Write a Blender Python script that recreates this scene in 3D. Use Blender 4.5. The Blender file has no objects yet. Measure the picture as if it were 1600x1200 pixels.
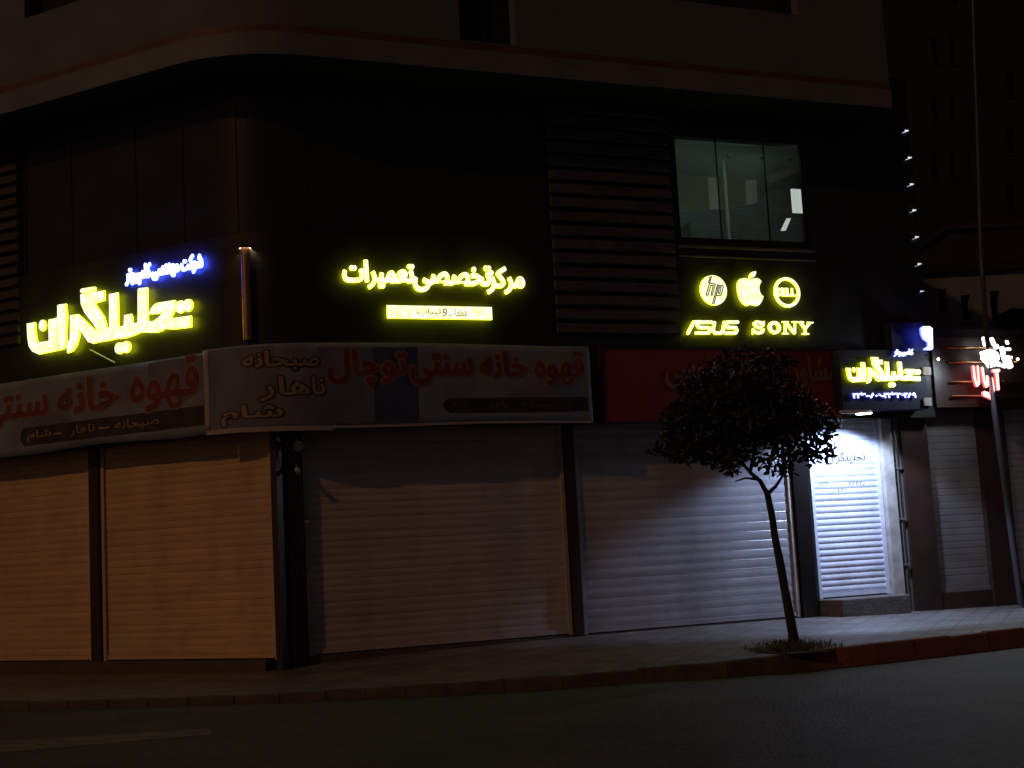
import bpy, bmesh, math, random
import numpy as np
from mathutils import Matrix, Vector
random.seed(7)
rad = math.radians
SC = bpy.context.scene
COL = SC.collection

# ------------------------------------------------------------------ camera
F, EYE = 2100.0, 1.4                       # focal length in photo pixels, eye height
PITCH, ROLL, AR, AL = rad(6.9), rad(-3.1), rad(22.5), rad(28.4)
fwd = Vector((0, math.cos(PITCH), math.sin(PITCH)))
up0 = Vector((0, -math.sin(PITCH), math.cos(PITCH)))
cr, sr = math.cos(ROLL), math.sin(ROLL)
CX = cr * Vector((1, 0, 0)) + sr * up0
CY = -sr * Vector((1, 0, 0)) + cr * up0
EYEP = Vector((0, 0, EYE))
cam = bpy.data.cameras.new("camera")
cam.sensor_width = 36.0
cam.lens = 36.0 * F / 1600.0
cam.clip_end = 2000
camo = bpy.data.objects.new("camera", cam)
COL.objects.link(camo)
camo.matrix_world = Matrix(((CX.x, CY.x, -fwd.x, 0), (CX.y, CY.y, -fwd.y, 0), (CX.z, CY.z, -fwd.z, EYE), (0, 0, 0, 1)))
SC.camera = camo

# ------------------------------------------------------------------ world, sun, exposure
SUN_EL, SUN_AZ = rad(33), rad(222)         # azimuth measured from +Y clockwise: behind the camera, to the left
sunv = Vector((math.sin(SUN_AZ) * math.cos(SUN_EL), math.cos(SUN_AZ) * math.cos(SUN_EL), math.sin(SUN_EL)))
W = bpy.data.worlds.new("World")
SC.world = W
W.use_nodes = True
wt = W.node_tree
sky = wt.nodes.new("ShaderNodeTexSky")
sky.sky_type = 'NISHITA'
sky.sun_disc = False
sky.sun_elevation = SUN_EL
sky.sun_rotation = SUN_AZ
tint = wt.nodes.new("ShaderNodeMix")
tint.data_type = 'RGBA'
tint.blend_type = 'MULTIPLY'
tint.inputs[0].default_value = 1.0
tint.inputs[7].default_value = (1.0, 0.55, 0.46, 1)
bg = wt.nodes["Background"]
bg.inputs[1].default_value = 0.006
wt.links.new(sky.outputs[0], tint.inputs[6])
wt.links.new(tint.outputs[2], bg.inputs[0])
sun = bpy.data.lights.new("night_glow", 'SUN')
sun.energy = 0.29
sun.angle = rad(0.8)
sun.color = (1.0, 0.45, 0.17)
suno = bpy.data.objects.new("night_glow", sun)
COL.objects.link(suno)
suno.rotation_euler = (-sunv).to_track_quat('-Z', 'Y').to_euler()
SC.view_settings.view_transform = 'Standard'
SC.view_settings.look = 'None'
SC.view_settings.exposure = 0
SC.view_settings.gamma = 1
SC.cycles.use_denoising = True
SC.cycles.sample_clamp_indirect = 3.0
SC.cycles.max_bounces = 6

# ------------------------------------------------------------------ facade frames
def ray(x, y): return (x - 800) * CX - (y - 600) * CY + F * fwd
DR = Vector((math.cos(AR), math.sin(AR), 0)); NR = Vector((math.sin(AR), -math.cos(AR), 0))
DL = Vector((-math.cos(AL), math.sin(AL), 0)); NL = Vector((-math.sin(AL), -math.cos(AL), 0))
K = Vector((-3.6919, 19.7240, 0.0))        # where the two shutter planes meet
MR = Matrix.Translation(K) @ Matrix.Rotation(AR, 4, 'Z')      # x along the facade, y into the building
ML = Matrix.Translation(K) @ Matrix.Rotation(-AL, 4, 'Z')
MI = Matrix.Identity(4)
def at(fr, px, py, off=0.0):
    """photo pixel -> (x, z) on the facade plane standing `off` in front of the shutters"""
    n, m = (NR, MR) if fr == 'R' else (NL, ML)
    d = ray(px, py)
    t = (n.dot(K) + off - n.dot(EYEP)) / n.dot(d)
    q = m.inverted() @ (EYEP + t * d)
    return q.x, q.z
def FR(fr): return MR if fr == 'R' else ML
TURN = AR + AL
R0 = 1.2
TT = R0 * math.tan(TURN / 2)
ARC0 = TT - R0 * TURN
CEN = K + DR * TT - NR * R0
def path(u, off):
    """rounded corner line: u = metres along the right face; negative round the corner to the left face"""
    if u >= TT: return K + DR * u + NR * off
    if u >= ARC0:
        a = (TT - u) / R0                  # 0 at the right tangent
        ang = AR - a
        n = Vector((math.sin(ang), -math.cos(ang), 0))
        return CEN + n * (R0 + off)
    return K + DL * (TT + ARC0 - u) + NL * off
def uL(x): return ARC0 + TT + x            # left-frame x -> path u
def usteps(u0, u1, n=14):
    us = [u0, u1] + [ARC0 + (TT - ARC0) * i / n for i in range(n + 1)]
    return sorted(set(round(u, 4) for u in us if u0 - 1e-6 <= u <= u1 + 1e-6))

# ------------------------------------------------------------------ mesh collecting
class MB:
    def __init__(s): s.v, s.f, s.smooth = [], [], []
    def add(s, vs, fs, M=MI, smooth=False):
        b = len(s.v)
        s.v += [tuple(M @ Vector(p)) for p in vs]
        s.f += [tuple(i + b for i in f) for f in fs]
        s.smooth += [smooth] * len(fs)
        return s
    def box(s, M, x0, x1, y0, y1, z0, z1):
        vs = [(x, y, z) for x in (x0, x1) for y in (y0, y1) for z in (z0, z1)]
        return s.add(vs, [(0, 1, 3, 2), (4, 6, 7, 5), (0, 4, 5, 1), (2, 3, 7, 6), (0, 2, 6, 4), (1, 5, 7, 3)], M)
    def prism(s, M, poly, y0, y1):         # polygon in x-z, extruded along y (y0 is the front)
        ar = sum(poly[i][0] * poly[(i + 1) % len(poly)][1] - poly[(i + 1) % len(poly)][0] * poly[i][1] for i in range(len(poly)))
        if ar < 0: poly = poly[::-1]
        n = len(poly)
        vs = [(x, y0, z) for x, z in poly] + [(x, y1, z) for x, z in poly]
        fs = [tuple(range(n)), tuple(range(2 * n - 1, n - 1, -1))]
        fs += [(i, n + i, n + (i + 1) % n, (i + 1) % n) for i in range(n)]
        return s.add(vs, fs, M)
    def tube(s, pts, rs, n=10, M=MI, cap=True):
        pts = [Vector(p) for p in pts]
        if not hasattr(rs, '__len__'): rs = [rs] * len(pts)
        vs, fs = [], []
        for i, p in enumerate(pts):
            t = (pts[min(i + 1, len(pts) - 1)] - pts[max(i - 1, 0)]).normalized()
            a = t.cross(Vector((0, 0, 1)))
            if a.length < 1e-3: a = t.cross(Vector((1, 0, 0)))
            a.normalize(); b = t.cross(a)
            vs += [tuple(p + rs[i] * (math.cos(2 * math.pi * k / n) * a + math.sin(2 * math.pi * k / n) * b)) for k in range(n)]
        for i in range(len(pts) - 1):
            for k in range(n):
                fs.append((i * n + k, i * n + (k + 1) % n, (i + 1) * n + (k + 1) % n, (i + 1) * n + k))
        s.add(vs, fs, M, True)
        if cap: s.add(vs[:n], [tuple(range(n))], M); s.add(vs[-n:], [tuple(range(n))], M)
        return s
    def strip(s, u0, u1, off0, off1, z0, z1):  # solid band following the rounded corner, from off0 out to off1
        us = usteps(u0, u1); n = len(us)
        vs = []
        for u in us:
            a, b = path(u, off0), path(u, off1)
            vs += [(a.x, a.y, z0), (b.x, b.y, z0), (b.x, b.y, z1), (a.x, a.y, z1)]
        fs = [(0, 1, 2, 3), tuple(4 * (n - 1) + k for k in (3, 2, 1, 0))]
        for i in range(n - 1):
            for k in range(4):
                fs.append((4 * i + k, 4 * i + 4 + k, 4 * i + 4 + (k + 1) % 4, 4 * i + (k + 1) % 4))
        return s.add(vs, fs)
    def build(s, name, mat, parent=None, recalc=True):
        me = bpy.data.meshes.new(name)
        o = bpy.data.objects.new(name, me)
        COL.objects.link(o)
        org = Vector((0, 0, 0))
        if parent is not None:
            o.parent = parent
            org = Vector(parent['org'])
        me.from_pydata([tuple(Vector(p) - org) for p in s.v], [], s.f)
        me.materials.append(mat)
        me.polygons.foreach_set('use_smooth', s.smooth)
        if recalc:
            bm = bmesh.new(); bm.from_mesh(me)
            bmesh.ops.recalc_face_normals(bm, faces=bm.faces)
            bm.to_mesh(me); bm.free()
        me.update()
        o['org'] = tuple(org)
        return o
    def thing(s, name, mat, label, cat, group=None, origin=None):
        """a thing that is one mesh, its origin at its base"""
        org = Vector(origin) if origin is not None else Vector((sum(p[0] for p in s.v) / len(s.v), sum(p[1] for p in s.v) / len(s.v), min(p[2] for p in s.v)))
        o = s.build(name, mat)
        for v in o.data.vertices: v.co -= org
        o.location = org; o['org'] = tuple(org)
        tag(o, label, cat, group)
        return o
def tag(o, label, cat, group=None):
    o['label'] = label; o['category'] = cat
    if group: o['group'] = group
def empty(name, loc, label, cat, group=None):
    o = bpy.data.objects.new(name, None)
    COL.objects.link(o); o.location = loc; o['org'] = tuple(loc)
    o.empty_display_size = 0.2
    tag(o, label, cat, group)
    return o
def structure(o): o['kind'] = 'structure'; return o

# ------------------------------------------------------------------ materials
def mat(name, col, rough=0.6, metal=0.0, var=0.25, scale=3.0, bump=0.0, bscale=30.0, spec=0.5, streak=False):
    m = bpy.data.materials.new(name); m.use_nodes = True
    t = m.node_tree; p = t.nodes["Principled BSDF"]
    p.inputs['Roughness'].default_value = rough
    p.inputs['Metallic'].default_value = metal
    p.inputs['Specular IOR Level'].default_value = spec
    tc = t.nodes.new("ShaderNodeTexCoord")
    if var > 0:
        mp = t.nodes.new("ShaderNodeMapping")
        if streak: mp.inputs['Scale'].default_value = (1, 1, 0.12)
        t.links.new(tc.outputs['Object'], mp.inputs[0])
        nz = t.nodes.new("ShaderNodeTexNoise"); nz.inputs['Scale'].default_value = scale
        nz.inputs['Detail'].default_value = 6
        t.links.new(mp.outputs[0], nz.inputs['Vector'])
        rp = t.nodes.new("ShaderNodeValToRGB")
        rp.color_ramp.elements[0].position = 0.3; rp.color_ramp.elements[1].position = 0.72
        rp.color_ramp.elements[0].color = tuple(c * (1 - var) for c in col) + (1,)
        rp.color_ramp.elements[1].color = tuple(min(1, c * (1 + var * 0.5)) for c in col) + (1,)
        t.links.new(nz.outputs[0], rp.inputs[0]); t.links.new(rp.outputs[0], p.inputs['Base Color'])
    else: p.inputs['Base Color'].default_value = tuple(col) + (1,)
    if bump > 0:
        n2 = t.nodes.new("ShaderNodeTexNoise"); n2.inputs['Scale'].default_value = bscale; n2.inputs['Detail'].default_value = 5
        t.links.new(tc.outputs['Object'], n2.inputs['Vector'])
        bp = t.nodes.new("ShaderNodeBump"); bp.inputs['Strength'].default_value = bump; bp.inputs['Distance'].default_value = 0.02
        t.links.new(n2.outputs[0], bp.inputs['Height']); t.links.new(bp.outputs[0], p.inputs['Normal'])
    return m
def glow(name, col, strength, col2=None):
    m = bpy.data.materials.new(name); m.use_nodes = True
    t = m.node_tree; p = t.nodes["Principled BSDF"]
    p.inputs['Base Color'].default_value = (0.6, 0.6, 0.6, 1)
    p.inputs['Emission Color'].default_value = tuple(col) + (1,)
    p.inputs['Emission Strength'].default_value = strength
    if col2:                               # the lamps behind the face show as slightly hotter spots
        tc = t.nodes.new("ShaderNodeTexCoord"); nz = t.nodes.new("ShaderNodeTexNoise"); nz.inputs['Scale'].default_value = 9
        t.links.new(tc.outputs['Object'], nz.inputs['Vector'])
        rp = t.nodes.new("ShaderNodeValToRGB"); rp.color_ramp.elements[0].position = .38; rp.color_ramp.elements[1].position = .62
        rp.color_ramp.elements[0].color = tuple(col) + (1,); rp.color_ramp.elements[1].color = tuple(col2) + (1,)
        t.links.new(nz.outputs[0], rp.inputs[0]); t.links.new(rp.outputs[0], p.inputs['Emission Color'])
    return m
def glass_mat(name, tintc=(0.8, 0.85, 0.85), refl=0.1):
    m = bpy.data.materials.new(name); m.use_nodes = True
    t = m.node_tree; t.nodes.remove(t.nodes["Principled BSDF"])
    tr = t.nodes.new("ShaderNodeBsdfTransparent"); tr.inputs[0].default_value = tuple(tintc) + (1,)
    gl = t.nodes.new("ShaderNodeBsdfGlossy"); gl.inputs['Roughness'].default_value = 0.03
    mx = t.nodes.new("ShaderNodeMixShader"); mx.inputs[0].default_value = refl
    t.links.new(tr.outputs[0], mx.inputs[1]); t.links.new(gl.outputs[0], mx.inputs[2])
    t.links.new(mx.outputs[0], t.nodes["Material Output"].inputs[0])
    return m
def paving_mat():
    m = mat('paving', (0.17, 0.155, 0.15), 0.55, var=0.45, scale=2.2, bump=0.4, bscale=12)
    t = m.node_tree; p = t.nodes["Principled BSDF"]
    tc = t.nodes.new("ShaderNodeTexCoord")
    mp = t.nodes.new("ShaderNodeMapping"); mp.inputs['Rotation'].default_value = (0, 0, AR)
    br = t.nodes.new("ShaderNodeTexBrick"); br.inputs['Scale'].default_value = 3.0
    br.inputs['Mortar Size'].default_value = 0.035; br.offset = 0.0
    br.inputs['Brick Width'].default_value = 0.9; br.inputs['Row Height'].default_value = 0.9
    br.inputs['Color1'].default_value = (1, 1, 1, 1); br.inputs['Color2'].default_value = (0.7, 0.68, 0.66, 1); br.inputs['Mortar'].default_value = (0.22, 0.21, 0.20, 1)
    t.links.new(tc.outputs['Object'], mp.inputs[0]); t.links.new(mp.outputs[0], br.inputs['Vector'])
    src = p.inputs['Base Color'].links[0].from_socket
    mx = t.nodes.new("ShaderNodeMix"); mx.data_type = 'RGBA'; mx.blend_type = 'MULTIPLY'; mx.inputs[0].default_value = 1
    t.links.new(src, mx.inputs[6]); t.links.new(br.outputs[0], mx.inputs[7]); t.links.new(mx.outputs[2], p.inputs['Base Color'])
    return m
def grime(m):
    """each slat weathered a little differently, plus a band of dirt near the ground"""
    t = m.node_tree; p = t.nodes["Principled BSDF"]
    src = p.inputs['Base Color'].links[0].from_socket
    tc = t.nodes.new("ShaderNodeTexCoord"); mp = t.nodes.new("ShaderNodeMapping"); mp.inputs['Scale'].default_value = (0.5, 0.5, 9.0)
    t.links.new(tc.outputs['Object'], mp.inputs[0])
    nz = t.nodes.new("ShaderNodeTexNoise"); nz.inputs['Scale'].default_value = 1.0; nz.inputs['Detail'].default_value = 2
    t.links.new(mp.outputs[0], nz.inputs['Vector'])
    rp = t.nodes.new("ShaderNodeValToRGB"); rp.color_ramp.elements[0].position = .3; rp.color_ramp.elements[1].position = .65
    rp.color_ramp.elements[0].color = (.86, .855, .85, 1); rp.color_ramp.elements[1].color = (1, 1, 1, 1)
    t.links.new(nz.outputs[0], rp.inputs[0])
    n2 = t.nodes.new("ShaderNodeTexNoise"); n2.inputs['Scale'].default_value = 3.2; n2.inputs['Detail'].default_value = 9; n2.inputs['Roughness'].default_value = .7
    t.links.new(tc.outputs['Object'], n2.inputs['Vector'])
    r2 = t.nodes.new("ShaderNodeValToRGB"); r2.color_ramp.elements[0].position = .28; r2.color_ramp.elements[1].position = .5
    r2.color_ramp.elements[0].color = (.80, .78, .76, 1); r2.color_ramp.elements[1].color = (1, 1, 1, 1)
    t.links.new(n2.outputs[0], r2.inputs[0])
    m1 = t.nodes.new("ShaderNodeMix"); m1.data_type = 'RGBA'; m1.blend_type = 'MULTIPLY'; m1.inputs[0].default_value = 1
    m2 = t.nodes.new("ShaderNodeMix"); m2.data_type = 'RGBA'; m2.blend_type = 'MULTIPLY'; m2.inputs[0].default_value = 1
    t.links.new(src, m1.inputs[6]); t.links.new(rp.outputs[0], m1.inputs[7]); t.links.new(m1.outputs[2], m2.inputs[6]); t.links.new(r2.outputs[0], m2.inputs[7])
    t.links.new(m2.outputs[2], p.inputs['Base Color'])
    b = t.nodes.new("ShaderNodeBump"); b.inputs['Strength'].default_value = .35; b.inputs['Distance'].default_value = .03
    n3 = t.nodes.new("ShaderNodeTexNoise"); n3.inputs['Scale'].default_value = 1.7; t.links.new(tc.outputs['Object'], n3.inputs['Vector'])
    t.links.new(n3.outputs[0], b.inputs['Height']); t.links.new(b.outputs[0], p.inputs['Normal'])
def kerb_mat():
    m = mat('kerb_stone', (0.075, 0.062, 0.055), 0.8, var=0.4, scale=4, bump=0.3)
    t = m.node_tree; p = t.nodes["Principled BSDF"]
    src = p.inputs['Base Color'].links[0].from_socket
    tc = t.nodes.new("ShaderNodeTexCoord")
    sx = t.nodes.new("ShaderNodeSeparateXYZ"); t.links.new(tc.outputs['Object'], sx.inputs[0])
    nz = t.nodes.new("ShaderNodeTexNoise"); nz.inputs['Scale'].default_value = 5; nz.inputs['Detail'].default_value = 8
    t.links.new(tc.outputs['Object'], nz.inputs['Vector'])
    ad = t.nodes.new("ShaderNodeMath"); ad.operation = 'MULTIPLY_ADD'; ad.inputs[1].default_value = 0.9
    t.links.new(nz.outputs[0], ad.inputs[0]); t.links.new(sx.outputs[0], ad.inputs[2])
    rp = t.nodes.new("ShaderNodeValToRGB")     # red paint on one run of kerb stones
    rp.color_ramp.elements[0].position = 0.0; rp.color_ramp.elements[0].color = (0, 0, 0, 1)
    e = rp.color_ramp.elements.new(0.5); e.color = (1, 1, 1, 1)
    rp.color_ramp.elements[2].position = 1.0; rp.color_ramp.elements[2].color = (0.55, 0.55, 0.55, 1)
    mr = t.nodes.new("ShaderNodeMapRange"); mr.inputs[1].default_value = 3.9; mr.inputs[2].default_value = 4.6
    t.links.new(ad.outputs[0], mr.inputs[0]); t.links.new(mr.outputs[0], rp.inputs[0])
    mx = t.nodes.new("ShaderNodeMix"); mx.data_type = 'RGBA'
    mx.inputs[7].default_value = (0.28, 0.10, 0.07, 1)
    t.links.new(rp.outputs[0], mx.inputs[0]); t.links.new(src, mx.inputs[6]); t.links.new(mx.outputs[2], p.inputs['Base Color'])
    return m
def asphalt_mat():
    m = mat('asphalt', (0.058, 0.054, 0.050), 0.7, var=0.5, scale=0.7, bump=0.9, bscale=28)
    t = m.node_tree; p = t.nodes["Principled BSDF"]
    src = p.inputs['Base Color'].links[0].from_socket
    tc = t.nodes.new("ShaderNodeTexCoord")
    g = t.nodes.new("ShaderNodeTexNoise"); g.inputs['Scale'].default_value = 22; g.inputs['Detail'].default_value = 8
    v = t.nodes.new("ShaderNodeTexVoronoi"); v.feature = 'DISTANCE_TO_EDGE'; v.inputs['Scale'].default_value = 0.55
    wn = t.nodes.new("ShaderNodeTexNoise"); wn.inputs['Scale'].default_value = 2.5; wn.inputs['Detail'].default_value = 6
    ad = t.nodes.new("ShaderNodeMix"); ad.data_type = 'RGBA'; ad.blend_type = 'ADD'; ad.inputs[0].default_value = 0.7
    t.links.new(tc.outputs['Object'], g.inputs['Vector']); t.links.new(tc.outputs['Object'], wn.inputs['Vector'])
    t.links.new(tc.outputs['Object'], ad.inputs[6]); t.links.new(wn.outputs['Color'], ad.inputs[7]); t.links.new(ad.outputs[2], v.inputs['Vector'])
    r1 = t.nodes.new("ShaderNodeValToRGB"); r1.color_ramp.elements[0].position = .35; r1.color_ramp.elements[1].position = .7
    r1.color_ramp.elements[0].color = (.45, .45, .45, 1); r1.color_ramp.elements[1].color = (1.5, 1.5, 1.5, 1)
    r2 = t.nodes.new("ShaderNodeValToRGB"); r2.color_ramp.elements[0].position = .0; r2.color_ramp.elements[1].position = .012
    r2.color_ramp.elements[0].color = (.3, .3, .3, 1); r2.color_ramp.elements[1].color = (1, 1, 1, 1)
    t.links.new(g.outputs[0], r1.inputs[0]); t.links.new(v.outputs['Distance'], r2.inputs[0])
    m1 = t.nodes.new("ShaderNodeMix"); m1.data_type = 'RGBA'; m1.blend_type = 'MULTIPLY'; m1.inputs[0].default_value = 1
    m2 = t.nodes.new("ShaderNodeMix"); m2.data_type = 'RGBA'; m2.blend_type = 'MULTIPLY'; m2.inputs[0].default_value = 1
    t.links.new(src, m1.inputs[6]); t.links.new(r1.outputs[0], m1.inputs[7]); t.links.new(m1.outputs[2], m2.inputs[6]); t.links.new(r2.outputs[0], m2.inputs[7])
    t.links.new(m2.outputs[2], p.inputs['Base Color'])
    return m
M = dict(
    black=mat('black_cladding', (0.024, 0.024, 0.024), 0.42, var=0.45, scale=2, spec=0.3),
    blackgloss=mat('black_polished_stone', (0.012, 0.010, 0.010), 0.22, var=0.2),
    farglass=mat('far_glass', (0.006, 0.006, 0.007), 0.5, var=0, spec=0.1),
    darkglass=mat('dark_glass', (0.026, 0.028, 0.026), 0.25, var=0.3, scale=1.5, spec=0.3),
    mullion=mat('mullion', (0.016, 0.016, 0.016), 0.7, spec=0.2),
    stone=mat('upper_stone', (0.105, 0.125, 0.165), 0.75, var=0.22, scale=1.4, bump=0.15),
    band=mat('pale_stone_band', (0.13, 0.15, 0.185), 0.7, var=0.2, scale=2.0),
    redband=mat('red_stone_band', (0.11, 0.05, 0.05), 0.6),
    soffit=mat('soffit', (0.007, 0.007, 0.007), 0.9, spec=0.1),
    wood=mat('timber_slats', (0.062, 0.070, 0.078), 0.6, var=0.35, scale=5),
    woodred=mat('red_timber_slats', (0.036, 0.026, 0.021), 0.6, var=0.35, scale=5),
    cream=mat('cream_shutter', (0.62, 0.47, 0.30), 0.42, var=0.14, scale=1.3, streak=True),
    white=mat('white_shutter', (0.50, 0.46, 0.47), 0.34, var=0.16, scale=1.4, streak=True),
    grey=mat('grey_shutter', (0.38, 0.385, 0.43), 0.30, var=0.2, scale=1.6, streak=True),
    doorwhite=mat('door_shutter', (0.66, 0.70, 0.82), 0.35, var=0.1, scale=3),
    jamb=mat('grey_jamb', (0.42, 0.40, 0.38), 0.6, var=0.3, scale=6),
    pipe=mat('pipe_grey', (0.12, 0.115, 0.11), 0.6),
    brown=mat('brown_post', (0.04, 0.022, 0.017), 0.4),
    sill=mat('sill_stone', (0.085, 0.06, 0.045), 0.7, var=0.3, scale=4, bump=0.2),
    concrete=mat('concrete', (0.11, 0.10, 0.09), 0.85, var=0.35, scale=7, bump=0.5, bscale=25),
    asphalt=asphalt_mat(),
    linepaint=mat('worn_line_paint', (0.15, 0.14, 0.10), 0.8, var=0.6, scale=6),
    paving=paving_mat(), kerb=kerb_mat(),
    cloth=mat('banner_cloth', (0.19, 0.24, 0.32), 0.75, var=0.3, scale=1.6, bump=0.25, bscale=3),
    clothedge=mat('banner_hem', (0.36, 0.36, 0.40), 0.7, var=0.1),
    clothblue=mat('banner_blue', (0.045, 0.075, 0.19), 0.7, var=0.4, scale=1.6),
    clothgrey=mat('banner_grey_blue', (0.15, 0.175, 0.27), 0.7, var=0.35, scale=1.2),
    inkred=mat('red_ink', (0.19, 0.040, 0.040), 0.7, var=0.35),
    inkpale=mat('pale_ink', (0.28, 0.22, 0.225), 0.6, var=0.15),
    inktan=mat('tan_ink', (0.30, 0.25, 0.20), 0.6, var=0.15),
    inkdark=mat('dark_ink', (0.03, 0.022, 0.025), 0.6, var=0.3),
    redboard=mat('red_board', (0.21, 0.018, 0.015), 0.45, var=0.35, scale=0.9),
    boardink=mat('grey_board_letters', (0.20, 0.13, 0.125), 0.5),
    navy=mat('navy_panel', (0.020, 0.022, 0.055), 0.4, spec=0.3),
    steel=mat('brushed_steel', (0.45, 0.44, 0.43), 0.35, metal=0.9, var=0.2),
    copper=mat('copper_tube', (0.60, 0.34, 0.20), 0.36, metal=1.0, var=0.2, scale=8),  # colour of the added tube that imitates a corner highlight
    brass=mat('brass_rail', (0.55, 0.36, 0.16), 0.25, metal=1.0, var=0.2),
    pale=mat('pale_plastic', (0.55, 0.5, 0.47), 0.4),
    inkblack=mat('black_paint', (0.02, 0.02, 0.025), 0.5),
    doorink=mat('grey_door_lettering', (0.02, 0.02, 0.025), 0.6),
    bark=mat('bark', (0.028, 0.027, 0.032), 0.9, var=0.4, scale=12, bump=0.8, bscale=40),
    leaf=mat('leaf', (0.014, 0.020, 0.009), 0.5, var=0.5, scale=2.5),
    grass=mat('grass_blade', (0.06, 0.09, 0.025), 0.7, var=0.5, scale=6),
    soil=mat('soil', (0.05, 0.04, 0.03), 0.95, var=0.4, scale=9, bump=0.8),
    plaster=mat('grey_plaster', (0.15, 0.135, 0.13), 0.85, var=0.3, scale=1.8, bump=0.2),
    farwall=mat('far_render', (0.19, 0.215, 0.26), 0.9, var=0.3, scale=0.8),
    farbrick=mat('far_brick', (0.022, 0.021, 0.022), 0.9, var=0.35, scale=0.7),
    fargrey=mat('far_grey', (0.009, 0.010, 0.013), 0.9, var=0.3, scale=0.4),
    pole=mat('pole_metal', (0.045, 0.046, 0.062), 0.5, metal=0.0, var=0.25, scale=5),
    tan=mat('office_wall', (0.40, 0.33, 0.23), 0.8, var=0.1),
    ceil=mat('office_ceiling', (0.42, 0.52, 0.48), 0.8, var=0.05),
    blind=mat('blind_slat', (0.42, 0.43, 0.38), 0.5, var=0.05),
    desk=mat('office_furniture', (0.10, 0.105, 0.115), 0.6),
    clear=glass_mat('window_glass', (0.82, 0.88, 0.86), 0.06),
    yfront=glow('lit_yellow_face', (1.0, 0.985, 0.36), 1.35, (1.0, 1.0, 0.72)),
    yback=glow('lit_yellow_halo', (0.72, 0.78, 0.012), 7.0),
    bfront=glow('lit_blue_white_face', (0.75, 0.88, 1.0), 3.2),
    bback=glow('lit_blue_halo', (0.05, 0.08, 1.0), 20.0),
    wfront=glow('lit_white_face', (1.0, 0.95, 1.0), 3.0),
    rfront=glow('lit_pink_face', (1.0, 0.55, 0.50), 2.0),
    rback=glow('lit_red_halo', (1.0, 0.10, 0.09), 1.0),
    lamp=glow('lamp_lens', (0.85, 0.93, 1.0), 12.0),
    flood=glow('flood_lens', (0.80, 0.89, 1.0), 230.0),
    spark=glow('accent_lens', (0.85, 0.88, 1.0), 0.9),  # emission of the wedges that imitate fin end highlights
    bulb=glow('warm_bulb', (1.0, 0.8, 0.5), 6.0),
    officelamp=glow('office_lamp', (0.80, 1.0, 0.88), 5.5),
    bright=glow('bright_doorway', (1.0, 1.0, 0.92), 0.7),
    dimlit=glow('dim_lit_pane', (0.95, 0.85, 0.5), 0.03),
)

for k in ('cream', 'white', 'grey', 'doorwhite'): grime(M[k])

# ------------------------------------------------------------------ lettering
FORMS = {'ا': (0xFE8D, 0), 'آ': (0xFE81, 0), 'ب': (0xFE8F, 1), 'ت': (0xFE95, 1), 'پ': (0xFB56, 1), 'چ': (0xFB7A, 1), 'ح': (0xFEA1, 1), 'خ': (0xFEA5, 1),
         'د': (0xFEA9, 0), 'ر': (0xFEAD, 0), 'ز': (0xFEAF, 0), 'س': (0xFEB1, 1), 'ش': (0xFEB5, 1), 'ص': (0xFEB9, 1), 'ط': (0xFEC1, 1), 'ع': (0xFEC9, 1),
         'ق': (0xFED5, 1), 'ک': (0xFB8E, 1), 'گ': (0xFB92, 1), 'ل': (0xFEDD, 1), 'م': (0xFEE1, 1), 'ن': (0xFEE5, 1), 'ه': (0xFEE9, 1), 'و': (0xFEED, 0), 'ی': (0xFBFC, 1)}
def shape(word):
    out = []
    for i, c in enumerate(word):
        if c not in FORMS: out.append(c); continue
        base, dual = FORMS[c]
        prev = i > 0 and word[i - 1] in FORMS and FORMS[word[i - 1]][1]
        nxt = dual and i + 1 < len(word) and word[i + 1] in FORMS
        out.append(chr(base + (3 if prev and nxt else 2 if nxt else 1 if prev else 0)))
    if all(c in '۰۱۲۳۴۵۶۷۸۹- ' or c.isascii() for c in word): return ''.join(out)
    return ''.join(reversed(out))
def text_geo(body, bold=0.02, shear=0.0, res=3):
    c = bpy.data.curves.new('lettering', 'FONT')
    c.body = shape(body); c.offset = bold; c.shear = shear; c.resolution_u = res
    o = bpy.data.objects.new('lettering', c); COL.objects.link(o)
    me = bpy.data.meshes.new_from_object(o.evaluated_get(bpy.context.evaluated_depsgraph_get()))
    vs = [(v.co.x, v.co.y) for v in me.vertices]; fs = [tuple(p.vertices) for p in me.polygons]
    bpy.data.objects.remove(o); bpy.data.curves.remove(c); bpy.data.meshes.remove(me)
    x0, x1 = min(v[0] for v in vs), max(v[0] for v in vs); y0, y1 = min(v[1] for v in vs), max(v[1] for v in vs)
    return [((x - x0) / (x1 - x0), (y - y0) / (y1 - y0)) for x, y in vs], fs
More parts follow.
